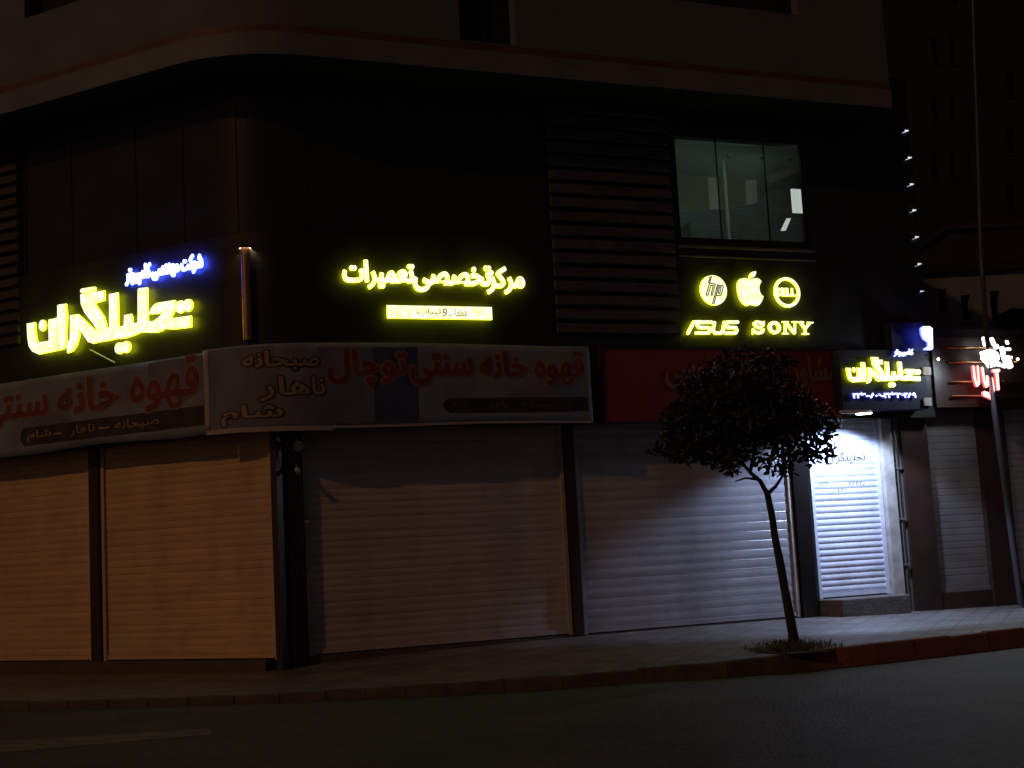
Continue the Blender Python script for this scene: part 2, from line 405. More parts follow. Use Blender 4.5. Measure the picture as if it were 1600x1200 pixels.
def solid_text(mb, fr, body, x0, x1, z0, z1, off, depth, bold=0.02, shear=0.0, mapper=None, spread=0.0, ways=4):
    if spread > 0:                         # heavier lettering: the same letters laid over themselves, slightly shifted
        for k in range(ways):
            a = 2 * math.pi * k / ways
            dx, dz = spread * math.cos(a), spread * math.sin(a)
            solid_text(mb, fr, body, x0 + dx, x1 + dx, z0 + dz, z1 + dz, off, depth + .0002 * (k + 1), bold, shear, mapper)
    """letters filling the box x0..x1, z0..z1, standing from off (back) to off+depth (front)"""
    vs, fs = text_geo(body, bold, shear)
    cnt = {}
    for f in fs:
        for a, b in zip(f, f[1:] + f[:1]): cnt[(a, b)] = 1
    edges = [(a, b) for a, b in cnt if (b, a) not in cnt]
    n = len(vs)
    P = [(x0 + (x1 - x0) * x, z0 + (z1 - z0) * z) for x, z in vs]
    if mapper:
        V = [mapper(x, z, off + depth) for x, z in P] + [mapper(x, z, off) for x, z in P]
        mtx = MI
    else:
        V = [(x, -(off + depth), z) for x, z in P] + [(x, -off, z) for x, z in P]
        mtx = FR(fr)
    mb.add(V, fs + [(b, a, a + n, b + n) for a, b in edges], mtx)
def halo_build(front_mb, name, m_front, m_back, parent):
    """letter mesh whose faces towards the street carry the face colour and whose rims carry the halo colour"""
    o = front_mb.build(name, m_front, parent, recalc=False)
    o.data.materials.append(m_back)
    return o
class Letters:
    """lit letters: front plates plus glowing rims behind them, one mesh with two materials"""
    def __init__(s, fr, off, depth): s.fr, s.off, s.d, s.V, s.F, s.S, s.k = fr, off, depth, [], [], [], 0
    def poly(s, pts):
        ar = sum(pts[i][0] * pts[(i + 1) % len(pts)][1] - pts[(i + 1) % len(pts)][0] * pts[i][1] for i in range(len(pts)))
        if ar < 0: pts = pts[::-1]
        b, n = len(s.V), len(pts); e = 0.0012 * s.k; s.k = (s.k + 1) % 9
        s.V += [(x, -(s.off + s.d + e), z) for x, z in pts] + [(x, -s.off - e, z) for x, z in pts]
        s.F.append(tuple(range(b, b + n))); s.S.append(0)
        s.F.append(tuple(range(b + 2 * n - 1, b + n - 1, -1))); s.S.append(1)
        for i in range(n): s.F.append((b + i, b + n + i, b + n + (i + 1) % n, b + (i + 1) % n)); s.S.append(1)
    def ell(s, x, z, rx, rz, n=20): s.poly([(x + rx * math.cos(2 * math.pi * i / n), z + rz * math.sin(2 * math.pi * i / n)) for i in range(n)])
    def stroke(s, pts, w):                 # round-ended bars along a polyline
        for (x0, z0), (x1, z1) in zip(pts, pts[1:]):
            a = math.atan2(z1 - z0, x1 - x0); r = w / 2
            s.poly([(x1 + r * math.cos(a - math.pi / 2 + math.pi * i / 6), z1 + r * math.sin(a - math.pi / 2 + math.pi * i / 6)) for i in range(7)] +
                   [(x0 + r * math.cos(a + math.pi / 2 + math.pi * i / 6), z0 + r * math.sin(a + math.pi / 2 + math.pi * i / 6)) for i in range(7)])
    def ring(s, x, z, ro, ri, n=36, sx=1.0):
        b = len(s.V)
        for r in (ro, ri):
            for y in (-(s.off + s.d), -s.off):
                s.V += [(x + sx * r * math.cos(2 * math.pi * i / n), y, z + r * math.sin(2 * math.pi * i / n)) for i in range(n)]
        for i in range(n):
            j = (i + 1) % n
            s.F.append((b + i, b + j, b + 2 * n + j, b + 2 * n + i)); s.S.append(0)
            s.F.append((b + n + i, b + 3 * n + i, b + 3 * n + j, b + n + j)); s.S.append(1)
            s.F.append((b + i, b + n + i, b + n + j, b + j)); s.S.append(1)
            s.F.append((b + 2 * n + i, b + 2 * n + j, b + 3 * n + j, b + 3 * n + i)); s.S.append(1)
    def text(s, body, x0, x1, z0, z1, bold=0.02, shear=0.0, spread=0.0):
        if spread > 0:
            d0 = s.d
            for k in range(6):
                a = 2 * math.pi * k / 6; dx, dz = spread * math.cos(a), spread * math.sin(a); s.d = d0 - .0006 * (k + 1)
                s.text(body, x0 + dx, x1 + dx, z0 + dz, z1 + dz, bold, shear)
            s.d = d0
        vs, fs = text_geo(body, bold, shear); n, b = len(vs), len(s.V)
        P = [(x0 + (x1 - x0) * x, z0 + (z1 - z0) * z) for x, z in vs]
        s.V += [(x, -(s.off + s.d), z) for x, z in P] + [(x, -s.off, z) for x, z in P]
        seen = set()
        for f in fs:
            s.F.append(tuple(b + i for i in f)); s.S.append(0)
            s.F.append(tuple(b + n + i for i in reversed(f))); s.S.append(1)
            for e in zip(f, f[1:] + f[:1]): seen.add(e)
        for a, c in seen:
            if (c, a) not in seen: s.F.append((b + c, b + a, b + n + a, b + n + c)); s.S.append(1)
    def build(s, name, mf, mb_, parent):
        o = MB().add(s.V, s.F, FR(s.fr)).build(name, mf, parent, recalc=False)
        o.data.materials.append(mb_)
        o.data.polygons.foreach_set('material_index', s.S)
        return o
def box_px(fr, off, xl, xr, yt, yb, px_mid=None):
    """box on the facade from the photo's left, right, top and bottom pixels (top/bottom read at the box's middle)"""
    xm = (xl + xr) / 2 if px_mid is None else px_mid
    ym = (yt + yb) / 2
    return at(fr, xl, ym, off)[0], at(fr, xr, ym, off)[0], at(fr, xm, yb, off)[1], at(fr, xm, yt, off)[1]

# ------------------------------------------------------------------ ground
GZ = -0.29
g = MB(); g.add([(-400, -300, GZ), (400, -300, GZ), (400, 500, GZ), (-400, 500, GZ)], [(0, 1, 2, 3)])
structure(g.build('road', M['asphalt']))
kerb_pts = [(-26, 28, -.2), (-14, 21.0, -.2), (-8.2, 17.9, -.2), (-6.2, 17.0, -.2), (-4.1, 16.5, -.2), (-2.4, 16.25, -.19), (-0.97, 16.15, -.17), (0.4, 16.2, -.16), (1.4, 16.45, -.15),
            (2.4, 16.5, -.12), (3.25, 16.75, -.085), (4.4, 17.2, -.06), (5.5, 17.75, -.06), (6.7, 18.4, -.06), (10, 20.2, -.08), (16, 23.5, -.15), (30, 31, -.2)]
def wpt(fr, x, off, z):
    p = FR(fr) @ Vector((x, -off, 0)); return (p.x, p.y, z)
inner = [wpt('L', -24, -.4, -.2), wpt('L', -12, -.4, -.2), wpt('L', -6.5, -.4, -.2), wpt('L', -4.5, -.4, -.2), wpt('L', -2.5, -.4, -.2), wpt('L', -1.2, -.4, -.19), wpt('L', 0, -.4, -.16), wpt('R', 0.8, -.4, -.12), wpt('R', 2.2, -.4, -.09),
         wpt('R', 3.5, -.4, -.07), wpt('R', 4.8, -.4, -.055), wpt('R', 6.5, -.4, -.055), wpt('R', 8, -.4, -.055), wpt('R', 9.5, -.4, -.06), wpt('R', 12, -.4, -.12), wpt('R', 19, -.4, -.22), wpt('R', 34, -.4, -.3)]
g = MB(); V, Fc, NS = [], [], 8
KW = 0.14
kin = []
for i, k in enumerate(kerb_pts):
    a, b = Vector(k), Vector(inner[i])
    d = (b - a); d.z = 0; d.normalize()
    kin.append(a + d * KW)
for i in range(len(inner)):
    a, b = kin[i], Vector(inner[i])
    for j in range(NS + 1):
        p = a.lerp(b, j / NS); p.z += 0.006 * math.sin(3.1 * p.x + j) * (0 < j < NS)
        V.append(tuple(p))
for i in range(len(inner) - 1):
    for j in range(NS): Fc.append((i * (NS + 1) + j, (i + 1) * (NS + 1) + j, (i + 1) * (NS + 1) + j + 1, i * (NS + 1) + j + 1))
g.add(V, Fc, MI, True)
structure(g.build('pavement', M['paving']))
g = MB(); rk = random.Random(3)
for i in range(len(kerb_pts) - 1):
    a0, b0, a1, b1 = Vector(kerb_pts[i]), kin[i], Vector(kerb_pts[i + 1]), kin[i + 1]
    L_ = (a1 - a0).length; n = max(1, round(L_ / .55))
    for k in range(n):
        t0, t1 = (k + .012) / n, (k + .988) / n
        dz, dy = rk.uniform(-.008, .008), rk.uniform(-.010, .010)
        V = []
        for t in (t0, t1):
            a_, b_ = a0.lerp(a1, t), b0.lerp(b1, t); d = (b_ - a_).normalized(); a_ = a_ + d * dy
            V += [(a_.x - .02 * d.x, a_.y - .02 * d.y, GZ - .05), (a_.x, a_.y, a_.z - .02 + dz), (a_.x + .012 * d.x, a_.y + .012 * d.y, a_.z + .004 + dz), (a_.x + .03 * d.x, a_.y + .03 * d.y, a_.z + .012 + dz), (b_.x - .004 * d.x, b_.y - .004 * d.y, b_.z + .010 + dz), (b_.x - .004 * d.x, b_.y - .004 * d.y, b_.z - .15)]
        g.add(V, [tuple(range(6)), tuple(range(11, 5, -1))] + [(q, q + 1, q + 7, q + 6) for q in range(5)])
structure(g.build('kerb', M['kerb']))
g = MB()
def gpx(px, py, z):
    d = ray(px, py); return EYEP + d * ((z - EYE) / d.z)
a, b, c, d = [gpx(x, y, GZ + .004) for x, y in ((-160, 1190), (330, 1148), (330, 1138), (-160, 1168))]
g.add([tuple(a), tuple(b), tuple(c), tuple(d)], [(0, 1, 2, 3)]); structure(g.build('road_marking', M['linepaint']))

# ------------------------------------------------------------------ the corner building
B = empty('corner_building', K, 'dark corner building with rounded overhanging upper storey, black cladding and rolled down shop shutters', 'building')
FO = 0.30                                   # fascia stands this far in front of the shutters
OV = 1.10                                   # upper storey
ZO = at('R', 1393, 170, OV)[1]              # underside of the upper storey
LEFT, RIGHT = uL(-9.5), at('R', 1393, 170, OV)[0]
FEND = 12.05
RJ = random.Random(11)
def curtain(mb, fr, x0, x1, z0, z1, pitch, off, bulge, seg=5):
    n = max(1, round((z1 - z0) / pitch)); p = (z1 - z0) / n
    V, Fc = [], []
    for i in range(n):
        za = z0 + i * p
        prof = [(0.0, 0.0), (0.03, 0.006)] + [((0.06 + 0.88 * k / seg), bulge * math.sin(math.pi * (0.12 + 0.80 * k / seg))) for k in range(seg + 1)] + [(0.97, 0.003), (1.0, 0.0)]
        b = len(V)
        jt = RJ.uniform(-.0025, .0025); jx = RJ.uniform(-.0015, .0015)
        for t, y in prof:
          y = y + jt * t + jx
          V += [(x0, -(off + y), za + t * p), (x1, -(off + y), za + t * p)]
        for k in range(len(prof) - 1): Fc.append((b + 2 * k, b + 2 * k + 1, b + 2 * k + 3, b + 2 * k + 2))
    mb.add(V, Fc, FR(fr))
def shutter(fr, x0, x1, z0, z1, pitch, m, bulge=0.012, label=None, rails=M['jamb']):
    mb = MB(); curtain(mb, fr, x0, x1, z0 + .07, z1, pitch, 0.0, bulge)
    o = mb.build('roller_shutter', m, B, recalc=False)
    if label: o['label'] = label
    o2 = MB().box(FR(fr), x0, x1, -.03, .03, z0, z0 + .068).build('bottom_bar', m, o)
    for xa, xb in ((x0 - .005, x0 + .055), (x1 - .055, x1 + .005)):
        MB().box(FR(fr), xa, xb, -.05, .04, z0 - .02, z1).build('guide_rail', rails, o)
    return o
ZS = 3.75                                    # shutters run up behind the fascia
xs = lambda fr, px, py, off=0: at(fr, px, py, off)[0]
shutter('L', -9.3, xs('L', -250, 1030), 0.0, ZS, .11, M['cream'], .007)
shutter('L', xs('L', -230, 1030) , xs('L', 149, 1030), 0.0, ZS, .11, M['cream'], .007, 'cream roller shutter left of the narrow brown post', M['cream'])
shutter('L', xs('L', 166, 1030), xs('L', 438, 1028), 0.0, ZS, .11, M['cream'], .007, 'cream roller shutter next to the black corner pillar', M['cream'])
S2 = shutter('R', xs('R', 482, 1022), xs('R', 893, 989), 0.0, ZS, .112, M['white'], .007, 'pale wide roller shutter beside the black corner pillar')
S3 = shutter('R', xs('R', 912, 993), xs('R', 1249, 965), -0.02, ZS, .157, M['grey'], .009, 'broad slatted roller shutter behind the street tree')
# posts, pillar, sills
for fr, a, b, o0, o1, nm, mm, zb in (('L', xs('L', 149, 1030) + .01, xs('L', 165, 1030) - .01, -.1, .10, 'post', 'brown', -.3), ('L', xs('L', -250, 1030), xs('L', -232, 1030), -.1, .10, 'post', 'brown', -.3),
                            ('L', -.03 + xs('L', 438, 1028), xs('L', 438, 1028) + .09, -.3, .06, 'post', 'brown', -.3),
                            ('R', xs('R', 895, 989), xs('R', 911, 992), -.1, .08, 'post', 'brown', -.2), ('R', xs('R', 1251, 965), xs('R', 1274, 960), -.2, .10, 'post', 'blackgloss', -.2)):
    MB().box(FR(fr), a + .004, b - .004, -o1, -o0, zb, ZS - .01).build(nm, M[mm], B)
pm = MB()
xa, xb = xs('R', 449, 1030), xs('R', 479, 1030)
sect = [(xa + .03, .30), (xa, -.02), (xa + .05, -.16), (xb - .05, -.17), (xb - .004, -.10), (xb - .004, .30)]
pm.add([(x, y, z) for z in (-.3, ZS - .01) for x, y in sect], [tuple(range(6)), tuple(range(11, 5, -1))] + [(i, (i + 1) % 6, 6 + (i + 1) % 6, 6 + i) for i in range(6)], MR)
pm.build('corner_pillar', M['blackgloss'], B)
MB().box(ML, -9.4, 0.0, -.12, .30, -.4, -.022).build('sill', M['sill'], B)
MB().box(MR, xs('R', 479, 1030), xs('R', 895, 989), -.05, .25, -.4, -.024).build('sill', M['sill'], B)
MB().box(MR, xs('R', 911, 992), xs('R', 1251, 965), -.04, .25, -.4, -.044).build('sill', M['sill'], B)
# fascia behind banners and signs, glazed storey above it
ZG0, ZG1 = 6.25, 8.45
SL0, SL1 = xs('R', 862, 400, FO), xs('R', 1055, 400, FO)      # timber slat panel
WX0, WX1, WZ0, WZ1 = at('R', 1057, 290, FO)[0], at('R', 1261, 300, FO)[0], at('R', 1160, 378, FO)[1], at('R', 1160, 213, FO)[1]
LSL = xs('L', 32, 380, FO)
MB().strip(LEFT, FEND, -.05, FO, 3.30, ZG0).build('fascia', M['black'], B)
MB().strip(LEFT, FEND, -.05, FO + .002, ZG1, ZO + .9).build('fascia', M['black'], B)
MB().strip(uL(LSL), SL0, .05, FO - .06, ZG0, ZG1).build('glass_band', M['darkglass'], B)
for u in [uL(LSL) + .06, uL(-3.6), uL(-2.2), -1.15, -.2, .7, 1.9, 3.1, SL0 - .06]:
    MB().strip(u - .02, u + .02, FO - .059, FO - .045, ZG0, ZG1).build('mullion', M['darkglass'], B)
MB().box(MR, SL0, SL1, -FO + .05, .1, ZG0, ZG1).build('wall', M['black'], B)
MB().box(ML, -9.4, LSL, -FO + .05, .1, ZG0, ZG1).build('wall', M['black'], B)
for fr, a, b, z0, z1, mm in (('R', SL0 + .02, SL1 - .02, at('R', 960, 522, FO)[1], at('R', 950, 160, FO)[1], 'wood'), ('L', -9.3, LSL - .02, at('L', 20, 540, FO)[1], at('L', 15, 235, FO)[1], 'woodred')):
    mb = MB(); n = 17; p = (z1 - z0) / n
    for i in range(n):
        za = z0 + i * p
        mb.add([(x, y, z) for x in (a, b) for y, z in ((-FO - .005, za), (-FO - .07, za + .012), (-FO - .045, za + p * .70), (-FO - .005, za + p * .74))],
               [(0, 4, 5, 1), (1, 5, 6, 2), (2, 6, 7, 3), (3, 7, 4, 0), (0, 1, 2, 3), (7, 6, 5, 4)], FR(fr))
    mb.build('slat_panel', M[mm], B)
# lit office window
MB().box(MR, SL1, WX0 - .005, -FO + .004, -FO + .12, ZG0, ZG1).build('wall', M['black'], B)
MB().box(MR, WX1 + .005, FEND, -FO + .004, -FO + .12, ZG0, ZG1).build('wall', M['black'], B)
MB().box(MR, WX0 - .005, WX1 + .005, -FO + .004, .1, WZ1, ZG1).build('wall', M['black'], B)
MB().box(MR, WX0 - .005, WX1 + .005, -FO + .004, .1, ZG0, WZ0).build('wall', M['black'], B)
wf = MB()
for x0, x1, z0, z1 in ((WX0, WX0 + .05, WZ0, WZ1), (WX1 - .05, WX1, WZ0, WZ1), (WX0 + .05, WX1 - .05, WZ0, WZ0 + .05), (WX0 + .05, WX1 - .05, WZ1 - .05, WZ1)):
    wf.box(MR, x0, x1, -FO + .05, -FO + .11, z0, z1)
win = wf.build('office_window', M['mullion'], B)
for t in (.33, .70):
    x = WX0 + (WX1 - WX0) * t
    MB().box(MR, x - .004, x + .004, -FO + .06, -FO + .10, WZ0 + .05, WZ1 - .05).build('mullion', M['mullion'], win)
MB().box(MR, WX0 + .05, WX1 - .05, -FO + .078, -FO + .082, WZ0 + .05, WZ1 - .05).build('pane', M['clear'], win)
MB().box(MR, WX0 - .05, WX1 + .05, -FO - .04, -FO - .001, WZ0 - .14, WZ0 - .10).build('sill', M['pipe'], win)
MB().box(MR, WX0 - .05, WX1 + .05, -FO - .02, -FO - .001, WZ0 - .30, WZ0 - .275).build('trim_strip', M['pipe'], win)
mb = MB(); z = WZ0 + .10
while z < WZ1 - .10:
    mb.add([(WX0 + .07, -FO + .15, z), (WX1 - .07, -FO + .15, z), (WX1 - .07, -FO + .165, z + .007), (WX0 + .07, -FO + .165, z + .007)], [(0, 1, 2, 3)], MR); z += .038
mb.build('blind', M['blind'], win, recalc=False)
rx0, rx1, rz0, rz1, ry0, ry1 = WX0 - 1.0, FEND - .25, WZ0 - .5, WZ1 + .24, .12, 2.7
RP = lambda px, py, y: at('R', px, py, -y)
rm = MB().box(MR, rx0 - .1, rx1 + .1, ry1, ry1 + .1, rz0 - .1, rz1 + .1).box(MR, rx0 - .1, rx0, ry0, ry1, rz0, rz1).box(MR, rx1, rx1 + .1, ry0, ry1, rz0, rz1).box(MR, rx0 - .1, rx1 + .1, ry0, ry1, rz0 - .1, rz0)
rm.build('office_room', M['tan'], B)
MB().box(MR, rx0, rx1, ry0, ry1 - .01, rz1 - .04, rz1).build('office_ceiling', M['ceil'], B)
MB().box(MR, WX1 - 2.2, WX1 - .25, .16, .46, rz1 - .085, rz1 - .045).build('ceiling_lamp', M['officelamp'], B)
x0, z0 = RP(1106, 276, 2.6); x1, z1 = RP(1200, 280, 2.6)
MB().box(MR, x0, x1, 2.5, 2.69, z1, z1 + .025).build('shelf', M['ceil'], B)
for xl, xr, yt, yb in ((1107, 1126, 277, 329), (1166, 1184, 281, 321)):
    x0, z1 = RP(xl, yt, 2.65); x1, z0 = RP(xr, yb, 2.65)
    MB().box(MR, x0, x1, 2.64, 2.69, z0, z1).build('lit_blind', M['dimlit'], B)
x0, z0 = RP(1134, 290, 1.6); MB().box(MR, x0 - .025, x0 + .025, 1.6, 1.65, rz0, rz1 - .045).build('room_post', M['blind'], B)
MB().prism(MR, [RP(x, y, 1.9) for x, y in ((1050, 400), (1290, 400), (1290, 262), (1215, 296), (1180, 318), (1140, 326), (1050, 330))], 1.9, 2.0).build('partition', M['desk'], B)
MB().prism(MR, [RP(x, y, 1.9) for x, y in ((1200, 275), (1290, 235), (1290, 250), (1200, 288))], 1.86, 1.898).build('sloping_beam', M['tan'], B)
x0, z1 = RP(1237, 295, .9); x1, z0 = RP(1262, 333, .9)
MB().box(MR, x0, x1, .9, .94, z0, z1).build('bright_pane', M['bright'], B)
MB().prism(MR, [RP(x, y, .9) for x, y in ((1221, 360), (1228, 360), (1236, 341), (1230, 341))], .9, .93).build('bright_pane', M['bright'], B)
x0, z1 = RP(1078, 347, .5); x1, z0 = RP(1103, 378, .5)
MB().box(MR, x0, x1, .5, .8, z0 - .2, z1).build('cabinet', M['blind'], B)
for px, py in ((1192, 243), (1236, 245), (1140, 240)):
    x0, z0 = RP(px, py, 1.3); MB().box(MR, x0 - .03, x0 + .03, 1.3, 1.36, z0 - .06, z0 + .10).build('hanging_tag', M['desk'], B)

# overhanging upper storey with window openings
UTOP = 14.5
def wall_holes(fr, x0, x1, z0, z1, off, holes, depth):
    mb = MB()
    xs_ = sorted({x0, x1} | {h[0] for h in holes} | {h[1] for h in holes}); zs_ = sorted({z0, z1} | {h[2] for h in holes} | {h[3] for h in holes})
    for xa_, xb_ in zip(xs_, xs_[1:]):
        for za, zb in zip(zs_, zs_[1:]):
            if any(h[0] <= xa_ and xb_ <= h[1] and h[2] <= za and zb <= h[3] for h in holes): continue
            mb.add([(xa_, -off, za), (xb_, -off, za), (xb_, -off, zb), (xa_, -off, zb)], [(0, 1, 2, 3)], FR(fr))
    for a, b, c, d in holes:
        mb.add([(x, y, z) for y in (-off, -off + depth) for x, z in ((a, c), (b, c), (b, d), (a, d))], [(i, (i + 1) % 4, 4 + (i + 1) % 4, 4 + i) for i in range(4)], FR(fr))
    return mb
ZB = at('R', 1390, 141, OV)[1]               # top of the pale band / bottom of the red stripe
ZR = at('R', 1390, 131, OV)[1]
hR = [at('R', 718, 40, OV)[0], at('R', 805, 40, OV)[0], at('R', 760, 66, OV)[1], 12.2]
hR2 = [at('R', 985, 5, OV)[0], at('R', 1248, 10, OV)[0], at('R', 1120, 8, OV)[1], 12.4]
hL = [at('L', 38, 10, OV)[0], at('L', 200, 10, OV)[0], at('L', 45, 27, OV)[1], 12.4]
uw = wall_holes('R', TT, RIGHT, ZR, UTOP, OV, [hR, hR2], .3)
for v, f, s_ in [(w.v, w.f, w.smooth) for w in (wall_holes('L', -9.5, -TT, ZR, UTOP, OV, [hL], .3),)]: uw.add(v, f)
us = usteps(ARC0, TT, 20)
V = []
for u in us: q = path(u, OV); V += [(q.x, q.y, ZR), (q.x, q.y, UTOP)]
uw.add(V, [(2 * i, 2 * i + 2, 2 * i + 3, 2 * i + 1) for i in range(len(us) - 1)], MI, True)
uw.add([(RIGHT, -OV, ZR), (RIGHT, 6, ZR), (RIGHT, 6, UTOP), (RIGHT, -OV, UTOP)], [(0, 1, 2, 3)], MR)
uw.build('upper_wall', M['stone'], B, recalc=False)
MB().strip(LEFT, RIGHT + .004, OV - .2, OV + .03, ZO, ZB).build('pale_band', M['band'], B)
MB().strip(LEFT, RIGHT + .002, OV - .2, OV + .012, ZB, ZR).build('red_band', M['redband'], B)
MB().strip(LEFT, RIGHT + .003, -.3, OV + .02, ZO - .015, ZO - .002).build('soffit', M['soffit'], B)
for fr, h in (('R', hR), ('R', hR2), ('L', hL)):
    w = MB().box(FR(fr), h[0], h[1], -OV + .3, -OV + .34, h[2], h[3]).build('window', M['darkglass'], B)
    fm = MB()
    for x0, x1, z0, z1 in ((h[0], h[0] + .06, h[2], h[3]), (h[1] - .06, h[1], h[2], h[3]), (h[0] + .06, h[1] - .06, h[2], h[2] + .07), ((h[0] + h[1]) / 2 - .03, (h[0] + h[1]) / 2 + .03, h[2] + .07, h[3])):
        fm.box(FR(fr), x0, x1, -OV + .22, -OV + .298, z0, z1)
    fm.build('frame', M['mullion'], w)
# right-hand end: door with its own shutter, jambs, side wall
DX0, DX1 = xs('R', 1279, 932), xs('R', 1389, 926)
D = shutter('R', DX0, DX1, 0.25, 3.36, .106, M['doorwhite'], .019, 'white lit roller shutter of the narrow doorway', M['doorwhite'])
def flat_text(parent, name, body, box, off, m, bold=.01, shear=0):
    mb = MB(); solid_text(mb, 'R', body, *box, off, .002, bold, shear); return mb.build(name, m, parent, recalc=False)
b = box_px('R', .02, 1291, 1352, 706, 724); flat_text(D, 'painted_word', 'تحلیلگران', b, .0235, M['doorink'], .004)
b = box_px('R', .02, 1280, 1312, 753, 759); flat_text(D, 'painted_number', '۲۲۳۰۰۸۰۶', b, .0235, M['doorink'], .0)
b = box_px('R', .02, 1326, 1354, 752, 758); flat_text(D, 'painted_number', '۲۲۳۲۸', b, .0235, M['doorink'], .0)
b = box_px('R', .02, 1302, 1327, 763, 768); flat_text(D, 'painted_number', '۸۲۳۶۰', b, .0235, M['doorink'], .0)
MB().box(MR, xs('R', 1390, 926), xs('R', 1406, 930), -.16, .2, .05, 3.36).build('door_jamb', M['jamb'], B)
MB().box(MR, xs('R', 1406, 930) + .004, 11.42, -.04, .2, -.3, 3.36).build('wall', M['plaster'], B)
MB().box(MR, 11.425, 12.0, -.09, .3, -.3, 3.42).build('side_pillar', M['brown'], B)
MB().box(MR, xs('R', 1274, 960) + .01, 12.0, .21, .4, -.3, 3.9).build('wall', M['black'], B)
MB().box(MR, FEND - .1, FEND, .11, 7, 3.43, ZO + .5).build('side_wall', M['black'], B)
MB().tube([(11.28, -.08, .0), (11.28, -.08, 3.3)], .022, 8, MR).build('conduit', M['pipe'], B)
for z in (.7, 1.5, 2.4): MB().box(MR, 11.20, 11.36, -.12, -.05, z, z + .04).build('pipe_clip', M['pipe'], B)

# ------------------------------------------------------------------ signs on the left face
SO = FO + .05
ox, oz, sc_ = 30, 380, 300 / 1600
def zl(pts, off=SO): return [at('L', ox + x * sc_, oz + y * sc_, off) for x, y in pts]
DOTR = .090
WORD = dict(polys=[
    [(78, 672), (140, 662), (150, 790), (165, 832), (262, 815), (258, 640), (326, 625), (332, 893), (175, 926), (125, 905), (95, 860), (84, 790)],
    [(333, 522), (345, 514), (400, 508), (408, 600), (400, 830), (385, 880), (345, 892), (335, 700)],
    [(440, 604), (500, 594), (512, 650), (512, 770), (490, 850), (455, 900), (415, 916), (412, 840), (438, 800)],
    [(450, 603), (500, 594), (530, 620), (655, 740), (700, 800), (630, 838), (590, 825), (560, 780), (500, 690)],
    [(527, 430), (722, 397), (722, 478), (640, 502), (720, 620), (738, 700), (768, 720), (768, 812), (700, 818), (625, 838), (640, 770), (660, 720), (645, 690), (560, 580), (530, 510)],
    [(765, 428), (832, 415), (838, 690), (852, 790), (760, 812), (768, 720)],
    [(838, 700), (888, 690), (893, 602), (948, 592), (958, 672), (1010, 664), (1040, 735), (970, 768), (900, 790), (850, 798)],
    [(1005, 390), (1015, 378), (1078, 372), (1084, 640), (1090, 742), (1010, 745), (1005, 660)],
    [(1098, 592), (1112, 555), (1135, 520), (1165, 500), (1310, 478), (1310, 545), (1240, 560), (1185, 588)],
    [(1240, 555), (1310, 540), (1295, 580), (1240, 690), (1200, 730), (1150, 745), (1085, 745), (1080, 655), (1130, 652), (1175, 620)],
    [(1265, 630), (1440, 606), (1442, 700), (1290, 720), (1200, 712), (1225, 650)]],
    dots=[(205, 687, 34, 46), (845, 876, 42, 46), (900, 866, 42, 46), (1352, 532, 43, 48), (1415, 520, 43, 48)],
    bars=[((538, 400), (632, 384), 34)])
S = empty('lit_word_sign', wpt('L', at('L', 180, 540, SO)[0], FO, 4.9), 'largest lit yellow lettering sign on black cladding at the left face', 'sign')
le = Letters('L', SO, .04)
for p in WORD['polys']: le.poly(zl(p))
bar0, bar1, bw = WORD['bars'][0]
le.stroke(zl([bar0, bar1]), .072)
le.build('letters', M['yfront'], M['yback'], S)
for x, y, rx, ry in WORD['dots']:
    (cx, cz), = zl([(x, y)]); ld = Letters('L', SO, .04); ld.ell(cx, cz, DOTR * rx / 43, DOTR * ry / 46); ld.build('dot', M['yfront'], M['yback'], S)
WREF = [zl(p) for p in WORD['polys']]; WDOT = [(zl([(x, y)])[0], DOTR * rx / 43, DOTR * ry / 46) for x, y, rx, ry in WORD['dots']]; WBAR = zl([bar0, bar1])
b0, b1 = at('L', 198, 436, SO), at('L', 317, 408, SO)
S = empty('lit_word_sign', wpt('L', b0[0], FO, b0[1] - .1), 'small lit blue white lettering strip above the largest yellow sign', 'sign')
le = Letters('L', SO, .03); le.text('شرکت مهندسی کامپیوتر', b0[0], b1[0], (b0[1] + b1[1]) / 2 - .15, (b0[1] + b1[1]) / 2 + .15, .01, 0, .012); le.build('letters', M['bfront'], M['bback'], S)
# stay rod; added copper tube imitating a lamp highlight on the rounded corner
p0, p1 = at('L', 133, 546, .5), at('L', 189, 569, .5)
MB().tube([(p0[0], -.40, p0[1]), (p1[0], -.62, p1[1])], .018, 8, ML).thing('stay_rod', M['steel'], 'thin slanting metal rod below the largest yellow sign', 'rod')
px0, pz0 = at('L', 367, 388, FO + .06); px1, pz1 = at('L', 370, 522, FO + .06)
u = uL(px0); q = path(u, FO + .075)
T = empty('tube_light', (q.x, q.y, pz1 - .1), 'upright copper coloured tube on the rounded black corner', 'tube')  # stands in for a street lamp's reflection on the glossy corner
MB().tube([(q.x, q.y, pz1 - .1), (q.x, q.y, pz0)], .07, 20).build('tube', M['copper'], T)  # added tube, imitates the lamp highlight on the corner
MB().tube([(q.x, q.y, pz0 - .012), (q.x, q.y, pz0 - .011), (q.x, q.y, pz0 + .03)], [.098, .100, .100], 20, cap=False).tube([(q.x, q.y, pz0 + .012), (q.x, q.y, pz0 + .03)], .099, 20).build('cap', M['mullion'], T)  # skirt conceals the added ring
nn = 24
MB().add([(q.x + r * math.cos(2 * math.pi * i / nn), q.y + r * math.sin(2 * math.pi * i / nn), pz0 + .010) for r in (.073, .085) for i in range(nn)], [(i, (i + 1) % nn, nn + (i + 1) % nn, nn + i) for i in range(nn)]).build('light_ring', glow('tube_lamp', (1.0, .66, .40), 90.0), T)  # added emitter, brightens the tube top so the imitated highlight fades downwards

